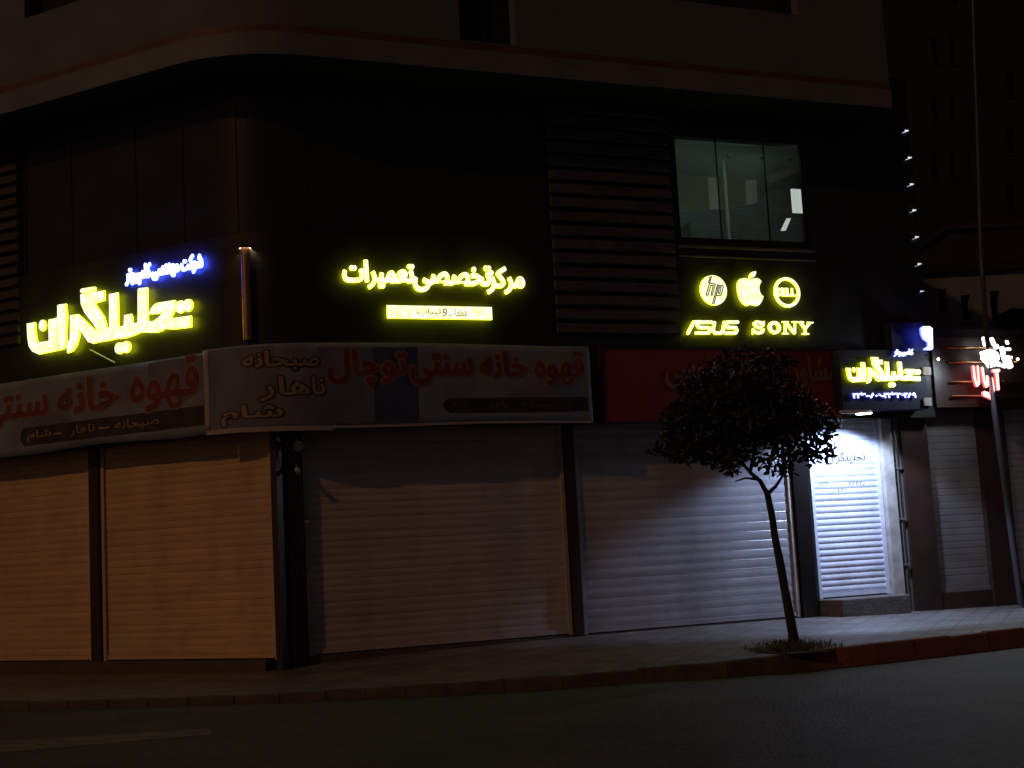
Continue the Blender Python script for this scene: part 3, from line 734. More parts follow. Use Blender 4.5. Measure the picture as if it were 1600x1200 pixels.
# ------------------------------------------------------------------ signs on the right face
S = empty('lit_word_sign', wpt('R', 2.8, FO, 5.4), 'three word yellow lettering lit in the middle above the long banner', 'sign')
for w, xl, xr, yt, yb in (('مرکز', 761, 818, 418, 459), ('تخصصی', 646, 766, 415, 456), ('تعمیرات', 536, 646, 408, 451)):
    le = Letters('R', SO, .03); le.text(w, *box_px('R', SO, xl, xr, yt, yb), .012, 0, .014); le.build('word', M['yfront'], M['yback'], S)
S = empty('lit_bar_sign', wpt('R', 2.8, FO, 5.0), 'lit pale yellow bar with small dark lettering under the three word sign', 'sign')
xl, zt = at('R', 604, 476.5, SO); xr, zb = at('R', 768, 500, SO); zt = (zt + at('R', 768, 481.5, SO)[1]) / 2; zb = (zb + at('R', 605, 497.5, SO)[1]) / 2
le = Letters('R', SO, .04); le.poly([(xl, zb), (xr, zb), (xr, zt), (xl, zt)]); le.build('panel', M['yfront'], M['yback'], S)
olive = mat('thin_olive_ink', (0.20, 0.19, 0.05), .6, var=0)
for w, xl, xr in (('قطعات', 700, 728), ('و', 690, 697), ('لپتاپ', 650, 687)):
    b = box_px('R', SO, xl, xr, 483, 495); mb = MB(); solid_text(mb, 'R', w, *b, SO + .042, .002, .0); mb.build('dark_word', olive, S, recalc=False)
lx, lz, ls = 1040, 410, 260 / 1600
def zr(pts, off=SO): return [at('R', lx + x * ls, lz + y * ls, off) for x, y in pts]
(cx, cz), (tx, tz) = zr([(455, 270), (455, 127)])
rr = tz - cz
S = empty('lit_emblem_sign', wpt('R', cx, FO, cz - rr), 'lit round yellow disc emblem with two slanted letters', 'sign')
le = Letters('R', SO, .03); le.ell(cx, cz, rr, rr, 40); le.build('disc', M['yfront'], M['yback'], S)
mb = MB()
def ink(pts, w, off):
    L_ = Letters('R', off, .002); L_.stroke(zr(pts), w); mb.add(L_.V, L_.F, MR)
for pts in ([(432, 140), (380, 318)], [(418, 140), (402, 200)], [(380, 318), (398, 318), (425, 225), (448, 225), (425, 318)], [(425, 318), (440, 318), (468, 215), (440, 205), (412, 205)],
            [(455, 405), (500, 225), (540, 225), (545, 240), (522, 320), (485, 322)], [(440, 405), (490, 215)], [(495, 300), (510, 240), (525, 240), (510, 302), (495, 300)]):
    ink(pts, .020, SO + .032)
mb.build('letter_lines', mat('olive_line', (0.10, 0.10, 0.01), .6, var=0), S, recalc=False)
ap = [(700, 172), (718, 160), (742, 153), (775, 158), (805, 170), (838, 158), (872, 154), (897, 165), (915, 188), (902, 206), (893, 232), (893, 262), (901, 292), (915, 316), (933, 330), (926, 358), (908, 392), (890, 412), (872, 420), (845, 414), (815, 407), (790, 417), (768, 419), (742, 402), (716, 370), (700, 335), (688, 290), (682, 240), (686, 200)]
S = empty('lit_emblem_sign', wpt('R', zr([(805, 420)])[0][0], FO, zr([(805, 420)])[0][1]), 'lit yellow fruit shaped emblem with a bitten side', 'sign')
le = Letters('R', SO, .03); le.poly(zr(ap)); le.build('fruit', M['yfront'], M['yback'], S)
le = Letters('R', SO, .03); le.poly(zr([(798, 155), (800, 130), (812, 108), (832, 94), (860, 87), (861, 108), (851, 132), (832, 150), (812, 157)])); le.build('leaf', M['yfront'], M['yback'], S)
(cx, cz), (tx, tz) = zr([(1162, 290), (1162, 146)]); rr = tz - cz
S = empty('lit_emblem_sign', wpt('R', cx, FO, cz - rr), 'lit yellow ring emblem with a word inside it', 'sign')
le = Letters('R', SO, .03); le.ring(cx, cz, rr, rr * .80); le.build('ring', M['yfront'], M['yback'], S)
p = zr([(1072, 325), (1250, 250)])
le = Letters('R', SO, .025)
(x0, z0), (x1, z1) = p; dx = (x1 - x0) / 4.1
for i, ch in enumerate('DELL'): le.text(ch, x0 + i * dx, x0 + (i + (1.05 if ch == 'D' else .98)) * dx, z0, z1, .05)
le.build('word', M['yfront'], M['yback'], S)
S = empty('lit_word_sign', wpt('R', zr([(450, 690)])[0][0], FO, zr([(450, 690)])[0][1]), 'lit yellow word of slanted squared letters under the disc emblem', 'sign')
le = Letters('R', SO, .03)
for pts in ([(212, 682), (268, 574), (330, 574)], [(438, 576), (312, 576), (298, 602), (312, 626), (410, 630), (424, 654), (408, 680), (288, 680)], [(466, 582), (452, 655), (472, 681), (528, 681), (548, 655), (560, 578)], [(686, 576), (588, 576), (574, 602), (588, 627), (668, 630), (682, 654), (668, 681), (570, 681)]):
    le.stroke(zr(pts), .052)
le.build('word', M['yfront'], M['yback'], S)
S = empty('lit_word_sign', wpt('R', zr([(1120, 690)])[0][0], FO, zr([(1120, 690)])[0][1]), 'lit yellow word of heavy serif capitals under the ring emblem', 'sign')
le = Letters('R', SO, .03)
le.stroke(zr([(928, 602), (908, 580), (870, 574), (846, 592), (858, 614), (905, 632), (932, 650), (920, 674), (885, 682), (850, 668), (838, 650)]), .05)
le.stroke(zr([(940, 572), (938, 610)]), .025); le.stroke(zr([(836, 645), (834, 688)]), .025)
(cx, cz), = zr([(1042, 628)]); le.ring(cx, cz, .112, .056, sx=1.12)
for pts, w in (([(1145, 580), (1145, 684)], .034), ([(1150, 582), (1232, 680)], .052), ([(1237, 576), (1237, 680)], .034), ([(1118, 574), (1172, 574)], .022), ([(1120, 686), (1172, 686)], .022), ([(1212, 574), (1262, 574)], .022),
               ([(1295, 580), (1335, 640)], .05), ([(1385, 585), (1338, 640)], .04), ([(1336, 630), (1336, 684)], .05), ([(1272, 576), (1318, 576)], .022), ([(1360, 580), (1408, 581)], .022), ([(1308, 689), (1368, 690)], .022)):
    le.stroke(zr(pts), w)
le.build('word', M['yfront'], M['yback'], S)

# banners -----------------------------------------------------------
def banner_panel(name, u0, u1, z0f, z1f, off, m, parent, thick=.004, zfun=None):
    n = max(2, int((u1 - u0) / .06)); V, Fc = [], []
    nz = 10
    for i in range(n + 1):
        u = u0 + (u1 - u0) * i / n
        for j in range(nz + 1):
            a = z0f(u); z = a + (z1f(u) - a) * j / nz
            q = path(u, off + sag(u, z)); V.append((q.x, q.y, z))
    for i in range(n):
        for j in range(nz): Fc.append((i * (nz + 1) + j, (i + 1) * (nz + 1) + j, (i + 1) * (nz + 1) + j + 1, i * (nz + 1) + j + 1))
    mb = MB(); mb.add(V, Fc, MI, True)
    o = mb.build(name, m, parent, recalc=False)
    md = o.modifiers.new('thickness', 'SOLIDIFY'); md.thickness = thick; md.offset = -1
    return o
def sag(u, z): return .012 * math.sin(2.3 * u + .6 * z) + .006 * math.sin(7.1 * u - 3 * z) + .004 * math.sin(17 * u + 5 * z)
def bmap(off):
    def f(x, z, o):
        q = path(x, o + sag(x, z)); return (q.x, q.y, z)
    return f
BO = .52
# a) left banner
zt_, zb_ = at('L', 150, 577, BO)[1], at('L', 150, 697, BO)[1]
bl_u0, bl_u1 = uL(-8.2), uL(at('L', 323, 610, BO)[0])
S = empty('cloth_banner', tuple(path(uL(-3), BO)) [:2] + (zb_,), 'pale cloth banner with red lettering hanging on the left face under the yellow sign', 'banner', 'cloth banners over the shutters')
banner_panel('cloth', bl_u0, bl_u1, lambda u: zb_ + .02 * math.sin(u * 1.7), lambda u: zt_, BO, M['cloth'], S)
def bpxL(xl, xr, yt, yb): 
    x0, x1, z0, z1 = box_px('L', BO, xl, xr, yt, yb); return uL(x0), uL(x1), z0, z1
def bpxR(xl, xr, yt, yb): return box_px('R', BO, xl, xr, yt, yb)
def poly_on(parent, name, pts, off, m):       # a printed patch: polygon of (u, z), split to follow the cloth
    bm = bmesh.new()
    vs = [bm.verts.new((u, z, 0)) for u, z in pts]; bm.faces.new(vs)
    ua, ub = min(p[0] for p in pts), max(p[0] for p in pts); za, zb2 = min(p[1] for p in pts), max(p[1] for p in pts)
    k = ua + .08
    while k < ub:
        bmesh.ops.bisect_plane(bm, geom=bm.verts[:] + bm.edges[:] + bm.faces[:], plane_co=(k, 0, 0), plane_no=(1, 0, 0)); k += .08
    k = za + .12
    while k < zb2:
        bmesh.ops.bisect_plane(bm, geom=bm.verts[:] + bm.edges[:] + bm.faces[:], plane_co=(0, k, 0), plane_no=(0, 1, 0)); k += .12
    bm.verts.index_update()
    f = bmap(off); mb = MB(); mb.add([f(v.co.x, v.co.y, off) for v in bm.verts], [tuple(v.index for v in fc.verts) for fc in bm.faces])
    bm.free()
    return mb.build(name, m, parent, recalc=False)
def btext(parent, body, box, m, off, bold, name='lettering', spread=0.0, ways=4):
    mb = MB(); solid_text(mb, 'R', body, *box, off, .0012, bold, mapper=bmap(off), spread=spread, ways=ways); return mb.build(name, m, parent, recalc=False)
# printed shapes and words
r = bpxL(230, 313, 590, 650)
poly_on(S, 'printed_patch', [(uL(at('L', 232, 590, BO)[0]), zt_ - .03), (bl_u1 - .03, zt_ - .03), (bl_u1 - .03, zt_ - .5), (r[0] + .3, zt_ - .9), (r[0], zt_ - .3)], BO + .003, M['clothgrey'])
poly_on(S, 'printed_patch', [(uL(-4.6), zb_ + .5), (uL(-3.9), zb_ + .7), (uL(-3.4), zb_ + .45), (uL(-4.2), zb_ + .35)], BO + .003, M['clothgrey'])
for w, xl, xr, yt, yb in (('قهوه', 203, 312, 563, 640), ('خانه', 91, 186, 590, 642), ('سنتی', -30, 74, 618, 670), ('توچال', -190, -50, 640, 710)):
    bx = bpxL(xl, xr, yt, yb)
    btext(S, w, bx, M['inkpale'], BO + .005, .01, 'letter_outline', .034, 10)
    btext(S, w, bx, M['inkred'], BO + .009, .01, 'red_word', .016, 6)
bz0, bz1 = zb_ + .13, zb_ + .42
band_u0 = uL(at('L', 31, 688, BO)[0])
poly_on(S, 'dark_stripe', [(band_u0 + .1, bz0), (bl_u1 - .05, bz0), (bl_u1 - .05, bz1), (band_u0 + .1, bz1), (band_u0 + .02, bz1 - .08), (band_u0, bz1 - .15), (band_u0 + .02, bz0 + .07)], BO + .0045, M['inkdark'])
for w, xl, xr in (('صبحانه', 180, 248), ('ناهار', 110, 150), ('شام', 42, 80)):
    u0, u1 = uL(at('L', xl, 672, BO)[0]), uL(at('L', xr, 665, BO)[0]); btext(S, w, (u0, u1, bz0 + .06, bz1 - .06), M['inktan'], BO + .007, .01, 'small_word')
for xl, xr in ((155, 172), (84, 98)):
    u0, u1 = uL(at('L', xl, 672, BO)[0]), uL(at('L', xr, 670, BO)[0]); poly_on(S, 'dash', [(u0, bz0 + .12), (u1, bz0 + .12), (u1, bz0 + .15), (u0, bz0 + .15)], BO + .007, M['inktan'])
# b) long banner round the corner
BO2 = .56
BO = BO2
u0, u1 = uL(at('L', 321, 610, BO)[0]), at('R', 923, 600, BO)[0]
zt2, zb2 = at('R', 700, 538, BO)[1], at('R', 700, 664, BO)[1]
ustep = at('R', 517, 600, BO)[0]
S = empty('cloth_banner', tuple(path(2.0, BO))[:2] + (zb2,), 'long pale and blue cloth banner with red lettering wrapping the rounded corner', 'banner', 'cloth banners over the shutters')
banner_panel('cloth', u0, u1, lambda u: zb2 - (.03 if u < ustep else 0) - .015 * math.sin(u * 1.3), lambda u: zt2 + .02 * math.sin(u * .9), BO, M['cloth'], S)
banner_panel('hem', u0, ustep, lambda u: zb2 - .04 - .015 * math.sin(u * 1.3), lambda u: zb2 + .03 - .015 * math.sin(u * 1.3), BO + .008, M['clothedge'], S)
banner_panel('hem', ustep + .01, u1 - .05, lambda u: zb2 - .005 - .015 * math.sin(u * 1.3), lambda u: zb2 + .035 - .015 * math.sin(u * 1.3), BO + .005, M['clothedge'], S)
banner_panel('hem', u0 - .01, u0 + .07, lambda u: zb2 + .03, lambda u: zt2 - .02, BO + .008, M['clothedge'], S)
gu = lambda px: at('R', px, 600, BO)[0]
lu = lambda px: uL(at('L', px, 610, BO)[0])
poly_on(S, 'printed_patch', [(u0 + .08, zb2 + .05), (lu(386), zb2 + .05), (lu(384), zt2 - .03), (u0 + .08, zt2 - .03)], BO + .003, M['clothgrey'])
poly_on(S, 'printed_patch', [(gu(452), zb2 + .05), (gu(582), zb2 + .05), (gu(582), zt2 - .05), (gu(500), zt2 - .05), (gu(478), zb2 + .8)], BO + .003, M['clothgrey'])
poly_on(S, 'printed_patch', [(gu(584), zb2 + .05), (gu(652), zb2 + .05), (gu(654), zt2 - .05), (gu(584), zt2 - .05)], BO + .003, M['clothblue'])
poly_on(S, 'printed_patch', [(gu(790), zb2 + .45), (gu(915), zb2 + .45), (gu(915), zt2 - .25), (gu(850), zt2 - .55)], BO + .003, M['clothgrey'])
poly_on(S, 'printed_patch', [(gu(434), zb2 + .05), (gu(439), zb2 + .05), (gu(452), zt2 - .35), (gu(447), zt2 - .35)], BO + .0035, M['clothgrey'])
for w, xl, xr, yt, yb in (('قهوه', 836, 911, 550, 602), ('خانه', 750, 824, 550, 588), ('سنتی', 641, 738, 554, 600), ('توچال', 512, 634, 546, 602)):
    bx = bpxR(xl, xr, yt, yb)
    btext(S, w, bx, M['inkpale'], BO + .005, .01, 'letter_outline', .034, 10)
    btext(S, w, bx, M['inkred'], BO + .009, .01, 'red_word', .016, 6)
for w, ua, ub, yt, yb, fr in (('صبحانه', 413, 498, 547, 577, 'R'), ('ناهار', 372, 433, 587, 624, 'L'), ('شام', 339, 391, 634, 664, 'L')):
    ymid = (yt + yb) / 2
    if fr == 'R': ua_, ub_ = at('R', ua, ymid, BO)[0] , at('R', ub, ymid, BO)[0]
    else: ua_, ub_ = uL(at('L', ua, ymid, BO)[0]), uL(at('L', ub, ymid, BO)[0])
    za, zz = at(fr, (ua + ub) / 2, yb, BO)[1], at(fr, (ua + ub) / 2, yt, BO)[1]
    btext(S, w, (ua_, ub_, za, zz), M['inkdark'], BO + .005, .0, 'letter_outline', .026, 10)
    btext(S, w, (ua_, ub_, za, zz), M['inktan'], BO + .009, .0, 'tan_word', .008, 4)
bz0, bz1 = at('R', 800, 644, BO)[1], at('R', 800, 621, BO)[1]
ua, ub = gu(690), gu(916)
poly_on(S, 'dark_stripe', [(ua + .1, bz0), (ub, bz0), (ub, bz1), (ua + .1, bz1), (ua + .02, bz1 - .07), (ua, (bz0 + bz1) / 2), (ua + .02, bz0 + .07)], BO + .0045, M['inkdark'])
for w, xl, xr in (('صبحانه', 815, 868), ('ناهار', 758, 793), ('شام', 702, 730)): btext(S, w, (gu(xl), gu(xr), bz0 + .05, bz1 - .05), mat('faint_ink', (.12, .09, .085), .6, var=.1) , BO + .007, .01, 'small_word')
# c) red board
bo = FO + .12
x0, zt3 = at('R', 941, 543, bo); x1, _ = at('R', 1316, 548, bo); zb3 = at('R', 1000, 658, bo)[1]; zt3 = (zt3 + _) / 2
S = empty('red_signboard', wpt('R', (x0 + x1) / 2, bo, zb3), 'dark red signboard with faded grey lettering behind the tree crown', 'signboard')
MB().box(MR, x0, x1, -bo, -FO - .001, zb3, zt3).build('panel', M['redboard'], S)
fm = MB()
for a, b_, c, d in ((x0 - .03, x0, zb3, zt3), (x1, x1 + .03, zb3, zt3), (x0 - .03, x1 + .03, zt3, zt3 + .035), (x0 - .03, x1 + .03, zb3 - .035, zb3)): fm.box(MR, a, b_, -bo - .02, -FO - .002, c, d)
fm.build('frame', M['brown'], S)
for w, xl, xr, yt, yb in (('مشاور', 1236, 1309, 556, 608), ('املاک', 1140, 1228, 556, 598), ('طوسی', 1039, 1124, 556, 608)):
    mb = MB(); solid_text(mb, 'R', w, *box_px('R', bo, xl, xr, yt, yb), bo + .002, .01, .03); mb.build('word', M['boardink'], S, recalc=False)
# d) small lit signboard over the doorway
so = FO + .36
x0, zb4 = at('R', 1318, 640, so); x1, _ = at('R', 1452, 640, so); zt4 = at('R', 1390, 547, so)[1]; zb4 = (zb4 + _) / 2
S = empty('lit_signboard', wpt('R', (x0 + x1) / 2, so, zb4), 'navy signboard over the lit doorway with yellow lettering and a number row', 'signboard')
MB().box(MR, x0, x1, -so, -FO - .003, zb4, zt4).build('panel', M['navy'], S)
le = Letters('R', so + .03, .03)
allp = [p for q in WREF for p in q]; ax0, ax1 = min(p[0] for p in allp), max(p[0] for p in allp); az0, az1 = min(p[1] for p in allp), max(p[1] for p in allp)
tb = box_px('R', so + .05, 1323, 1437, 562, 599); sx_, sz_ = (tb[1] - tb[0]) / (ax1 - ax0), (tb[3] - tb[2]) / (az1 - az0)
cv = lambda p: (tb[0] + (p[0] - ax0) * sx_, tb[2] + (p[1] - az0) * sz_)
for q in WREF: le.poly([cv(p) for p in q])
le.stroke([cv(p) for p in WBAR], .04)
for c_, rx, rz in WDOT: le.ell(*cv(c_), rx * sx_, rz * sz_)
le.build('yellow_word', M['yfront'], M['yback'], S)
le = Letters('R', so + .02, .02); le.text('۲۲۳۰۰۸۰۶-۲۲۳۲۶۲۸۹', *box_px('R', so + .03, 1332, 1431, 612, 622), .03); le.build('number_row', M['bfront'], glow('dim_blue_halo', (.1, .12, 1), 4), S)
le = Letters('R', so + .02, .02); le.text('کامپیوتر', *box_px('R', so + .03, 1396, 1427, 545, 558), .04); le.build('small_word', M['bfront'], glow('dim_blue_halo', (.1, .12, 1), 4), S)
for px, py in ((1446, 580), (1447, 628)):
    x, z = at('R', px, py, so); MB().box(MR, x - .06, x + .10, -so - .03, -so + .05, z - .07, z + .07).build('bracket', M['jamb'], S)
# blue glyph standing beside it
S = empty('lit_glyph_sign', wpt('R', at('R', 1445, 547, so)[0], so, at('R', 1445, 547, so)[1]), 'single tall lit blue white character beside the navy signboard', 'sign')
ox2, oy2, s2 = 1300, 490, 300 / 1600
def zz(pts, off): return [at('R', ox2 + x * s2, oy2 + y * s2, off) for x, y in pts]
le = Letters('R', so, .05)
le.poly(zz([(726, 125), (745, 110), (800, 110), (822, 128), (826, 290), (818, 305), (757, 305), (755, 293), (788, 280), (786, 240), (750, 215), (732, 175)], so)); le.build('character', M['bfront'], glow('glyph_halo', (.05, .08, 1), 5), S)
x, z = at('R', 1447, 525, so)
MB().box(MR, x - .62, x + .13, -so + .16, -FO - .004, z - .30, z + .27).build('backplate', M['navy'], S)
# lamp under the signboard
lo = .95
x, z = at('R', 1350, 647, lo)
S = empty('door_lamp', wpt('R', x, lo, z), 'lit round white lamp on an arm above the doorway', 'lamp')
mb = MB(); n = 28
mb.add([(x + .13 * math.cos(2 * math.pi * i / n), -lo + .13 * math.sin(2 * math.pi * i / n), z + h) for h in (0, .012) for i in range(n)], [tuple(range(n)), tuple(range(2 * n - 1, n - 1, -1))] + [(i, (i + 1) % n, n + (i + 1) % n, n + i) for i in range(n)], MR)
mb.build('lens', M['lamp'], S)
mb = MB(); mb.add([(x + r * math.cos(2 * math.pi * i / n), -lo + r * math.sin(2 * math.pi * i / n), z + h) for r, h in ((.15, .013), (.12, .05)) for i in range(n)], [tuple(range(n)), tuple(range(2 * n - 1, n - 1, -1))] + [(i, (i + 1) % n, n + (i + 1) % n, n + i) for i in range(n)], MR)
mb.build('housing', M['pale'], S)
xb, zb_ = at('R', 1314, 645, lo)
MB().box(MR, xb, x - .1, -lo - .04, -lo + .04, z + .014, z + .07).build('arm', M['pale'], S)
MB().box(MR, x - .03, x + .03, -lo + .1, -FO, z + .03, z + .08).build('bracket', M['mullion'], S)
lt = bpy.data.lights.new('door_lamp_light', 'SPOT'); lt.energy = 540; lt.color = (0.53, 0.66, 1.0); lt.spot_size = rad(132); lt.spot_blend = 0.25; lt.shadow_soft_size = 0.1
lto = bpy.data.objects.new('door_lamp_light', lt); COL.objects.link(lto); lto.parent = S
src = MR @ Vector((x, -lo, z - .03)); tgt = MR @ Vector(((DX0 + DX1) / 2 - .28, -.1, 0.6))
lto.location = src - Vector(S['org']); lto.rotation_euler = (tgt - src).to_track_quat('-Z', 'Y').to_euler()
# glowing wedges imitating highlights on the fin ends up the building's edge
ACC = None
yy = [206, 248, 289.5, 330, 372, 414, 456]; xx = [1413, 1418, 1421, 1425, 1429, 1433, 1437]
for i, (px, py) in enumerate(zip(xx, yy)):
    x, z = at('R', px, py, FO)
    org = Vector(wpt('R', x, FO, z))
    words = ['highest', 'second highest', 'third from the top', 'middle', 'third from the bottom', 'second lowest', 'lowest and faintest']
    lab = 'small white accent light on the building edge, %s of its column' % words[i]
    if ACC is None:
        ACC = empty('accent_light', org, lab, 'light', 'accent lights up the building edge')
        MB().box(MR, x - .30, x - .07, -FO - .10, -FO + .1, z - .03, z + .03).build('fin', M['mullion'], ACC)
        MB().prism(MR, [(x - .055, z - .030), (x + .065, z + .008), (x + .055, z + .022), (x - .045, z + .022)], -FO - .05, -FO + .0).build('lens', M['spark'], ACC)  # glowing wedge in place of reflected light on the fin end
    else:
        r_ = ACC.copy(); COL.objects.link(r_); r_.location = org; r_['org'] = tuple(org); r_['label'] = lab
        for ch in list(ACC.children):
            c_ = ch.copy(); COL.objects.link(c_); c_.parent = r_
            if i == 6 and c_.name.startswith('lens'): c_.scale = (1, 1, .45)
# doorstep
x0, zt5 = at('R', 1279, 934, 0); x1 = at('R', 1410, 930, .35)[0]
mb = MB()
mb.add([(x, y, z) for z in (-.25, .225) for x, y in ((x0 - .02, .2), (x0 - .02, -.06), (x0 + .10, -.52), (x1 + .03, -.52), (x1 + .03, .2))], [tuple(range(5)), tuple(range(9, 4, -1))] + [(i, (i + 1) % 5, 5 + (i + 1) % 5, 5 + i) for i in range(5)], MR)
o = mb.thing('concrete_step', M['concrete'], 'rough concrete step below the lit doorway', 'step')
md = o.modifiers.new('bevel', 'BEVEL'); md.width = .02; md.segments = 2
# small fittings on the corner pillar
xp, zp = at('R', 464, 700, .2)
for i, (px, py, h) in enumerate(((464, 698, .075), (464, 738, .04))):
    x, z = at('R', px, py, .2)
    s_ = empty('unlit_spotlight', wpt('R', x, .2, z), ['pale rounded unlit spotlight at the top of the black pillar', 'pale flat unlit spotlight below the rounded one on the black pillar'][i], 'spotlight')
    MB().tube([(x, -.17, z + .05), (x, -.235, z + .03), (x, -.30, z - .01)], [.03, h * .9, h], 14, MR).build('lamp_head', M['pale'], s_)
    MB().box(MR, x - .012, x + .012, -.20, -.16, z + .02, z + .12).build('bracket', M['steel'], s_)
x, z = at('R', 478.5, 815, .05)
s_ = empty('padlock', wpt('R', x, .05, z - .03), 'small bright padlock on the left rail of the pale wide shutter', 'padlock')
MB().box(MR, x - .035, x + .045, -.09, -.055, z - .02, z + .02).build('lock_body', mat('bright_steel', (.9, .88, .85), .3, var=0), s_)
MB().tube([(x - .02, -.07, z + .02), (x - .02, -.07, z + .05), (x + .02, -.07, z + .05), (x + .02, -.07, z + .02)], .006, 6, MR).build('shackle', M['steel'], s_)

# ------------------------------------------------------------------ neighbour shop to the right
NB = empty('neighbour_shop', wpt('R', 14, 0, -.2), 'low neighbouring shop with grey shutter and brass railed fascia', 'building')
nx0 = 12.06
g0, g1 = at('R', 1470, 922, 0)[0], at('R', 1546, 912, 0)[0]
MB().box(MR, nx0, g0 - .06, -.02, .3, -.4, 3.46).build('pillar', M['brown'], NB)
mb = MB(); curtain(mb, 'R', g0 - .05, g1, .24, 3.46, .12, .0, .0025); o = mb.build('roller_shutter', M['plaster'], NB, recalc=False)
MB().box(MR, g0 - .05, g1, -.02, .04, .17, .238).build('bottom_bar', M['plaster'], o)
MB().box(MR, g1 + .005, g1 + .62, -.10, .3, -.4, 3.46).build('pillar', M['brown'], NB)
mb = MB(); curtain(mb, 'R', g1 + .63, g1 + 4.2, .24, 3.46, .12, .0, .006); o = mb.build('roller_shutter', M['grey'], NB, recalc=False); o['label'] = 'bluish grey roller shutter at the photo edge'
MB().box(MR, g0 - .05, g1, -.06, .3, -.4, .165).build('plinth', M['brown'], NB); MB().box(MR, g1 + .63, g1 + 4.2, -.06, .3, -.4, .235).build('plinth', M['brown'], NB)
MB().box(MR, nx0, 22, -.35, .3, 3.47, 4.75).build('fascia', M['brown'], NB)
for z in (3.66, 3.92, 4.28, 4.55): MB().tube([(nx0 + .3, -.40, z), (22, -.40, z)], .022, 10, MR).build('rail', M['brass'], NB)
MB().box(MR, nx0, 22, -.3, 6, 4.755, 4.9).build('roof', M['fargrey'], NB)
for px, py, w in ((1467, 561, 'warm point of light at the left end of the brass railed fascia'), (1591, 561, 'warm point of light on the fascia right of the floodlight')):
    x, z = at('R', px, py, .45); MB().tube([(x, -.42, z), (x, -.44, z), (x, -.46, z)], [.02, .028, .012], 10, MR).thing('small_bulb', M['bulb'], w, 'bulb', 'bulbs on the brass railed fascia')
S = empty('lit_word_sign', wpt('R', at('R', 1538, 622, .6)[0], .6, at('R', 1538, 622, .6)[1]), 'pink white lit lettering sign on the neighbouring fascia', 'sign')
le = Letters('R', .55, .05)
for pts, w in (([(1163, 445), (1174, 545), (1192, 602), (1208, 585), (1198, 445)], .05), ([(1236, 460), (1250, 560), (1268, 608), (1280, 596), (1275, 530)], .06), ([(1312, 548), (1325, 640), (1320, 692), (1308, 704)], .07), ([(1332, 482), (1374, 476)], .06), ([(1356, 492), (1368, 628)], .07)): le.stroke(zz(pts, .55), w)
for x, y in ((1258, 672), (1278, 680)): le.ell(*zz([(x, y)], .55)[0], .05, .055)
le.build('pink_word', M['rfront'], M['rback'], S)
le = Letters('R', .55, .05)
for pts, w in (([(1256, 208), (1268, 262)], .055), ([(1322, 214), (1340, 258)], .055), ([(1446, 232), (1454, 252)], .03), ([(1408, 292), (1420, 362), (1446, 432), (1430, 440)], .07), ([(1448, 298), (1466, 300)], .05), ([(1452, 365), (1480, 440), (1468, 448)], .06), ([(1452, 372), (1480, 368)], .05), ([(1385, 430), (1440, 438)], .05), ([(1240, 330), (1300, 440), (1380, 420)], .06)): le.stroke(zz(pts, .55), w)
le.ell(*zz([(1358, 278)], .55)[0], .045, .045)
le.build('white_word', M['wfront'], M['wfront'], S)
# pole with floodlight
po = .95
pp = [at('R', x, y, po) for x, y in ((1598, 958), (1576, 800), (1553, 640), (1541, 520), (1533, 400), (1527, 200), (1520, 0), (1515, -200))]
S = empty('street_pole', wpt('R', pp[0][0], po, -.25), 'slim grey metal pole on the pavement in front of the neighbouring shop', 'pole')
MB().tube([(x, -po, z) for x, z in pp], [.062, .058, .052, .046, .04, .036, .033, .03], 14, MR).build('shaft', M['pole'], S)
MB().box(MR, pp[0][0] - .16, pp[0][0] + .16, -po - .16, -po + .16, -.3, -.10).build('base_plate', M['concrete'], S)
x, z = at('R', 1547, 557, po + .2)
S = empty('floodlight', wpt('R', x, po + .2, z - .2), 'dazzling white floodlight fixed to the slim pole', 'floodlight')
mb = MB(); n = 24
ctr = MR @ Vector((x, -po - .2, z)); aim = (Vector((5.6, 18.5, -.3)) - ctr).normalized(); ax = aim.cross(Vector((0, 0, 1))).normalized(); ay = ax.cross(aim)
ringp = lambda r, d: [tuple(ctr + aim * d + r * (math.cos(2 * math.pi * i / n) * ax + math.sin(2 * math.pi * i / n) * ay)) for i in range(n)]
mb.add(ringp(.15, .02) + ringp(.10, .05) + [tuple(ctr + aim * .06)], [(i, (i + 1) % n, n + (i + 1) % n, n + i) for i in range(n)] + [(n + i, n + (i + 1) % n, 2 * n) for i in range(n)]); mb.build('lens', M['flood'], S)
mb = MB(); mb.add(ringp(.17, .015) + ringp(.10, -.12), [(i, (i + 1) % n, n + (i + 1) % n, n + i) for i in range(n)] + [tuple(range(n)), tuple(range(n, 2 * n))]); mb.build('housing', M['mullion'], S)
MB().tube([tuple(MR @ Vector((x, -po - .1, z))), tuple(MR @ Vector((x - .02, -po, z)))], .03, 8).build('bracket', M['pole'], S)

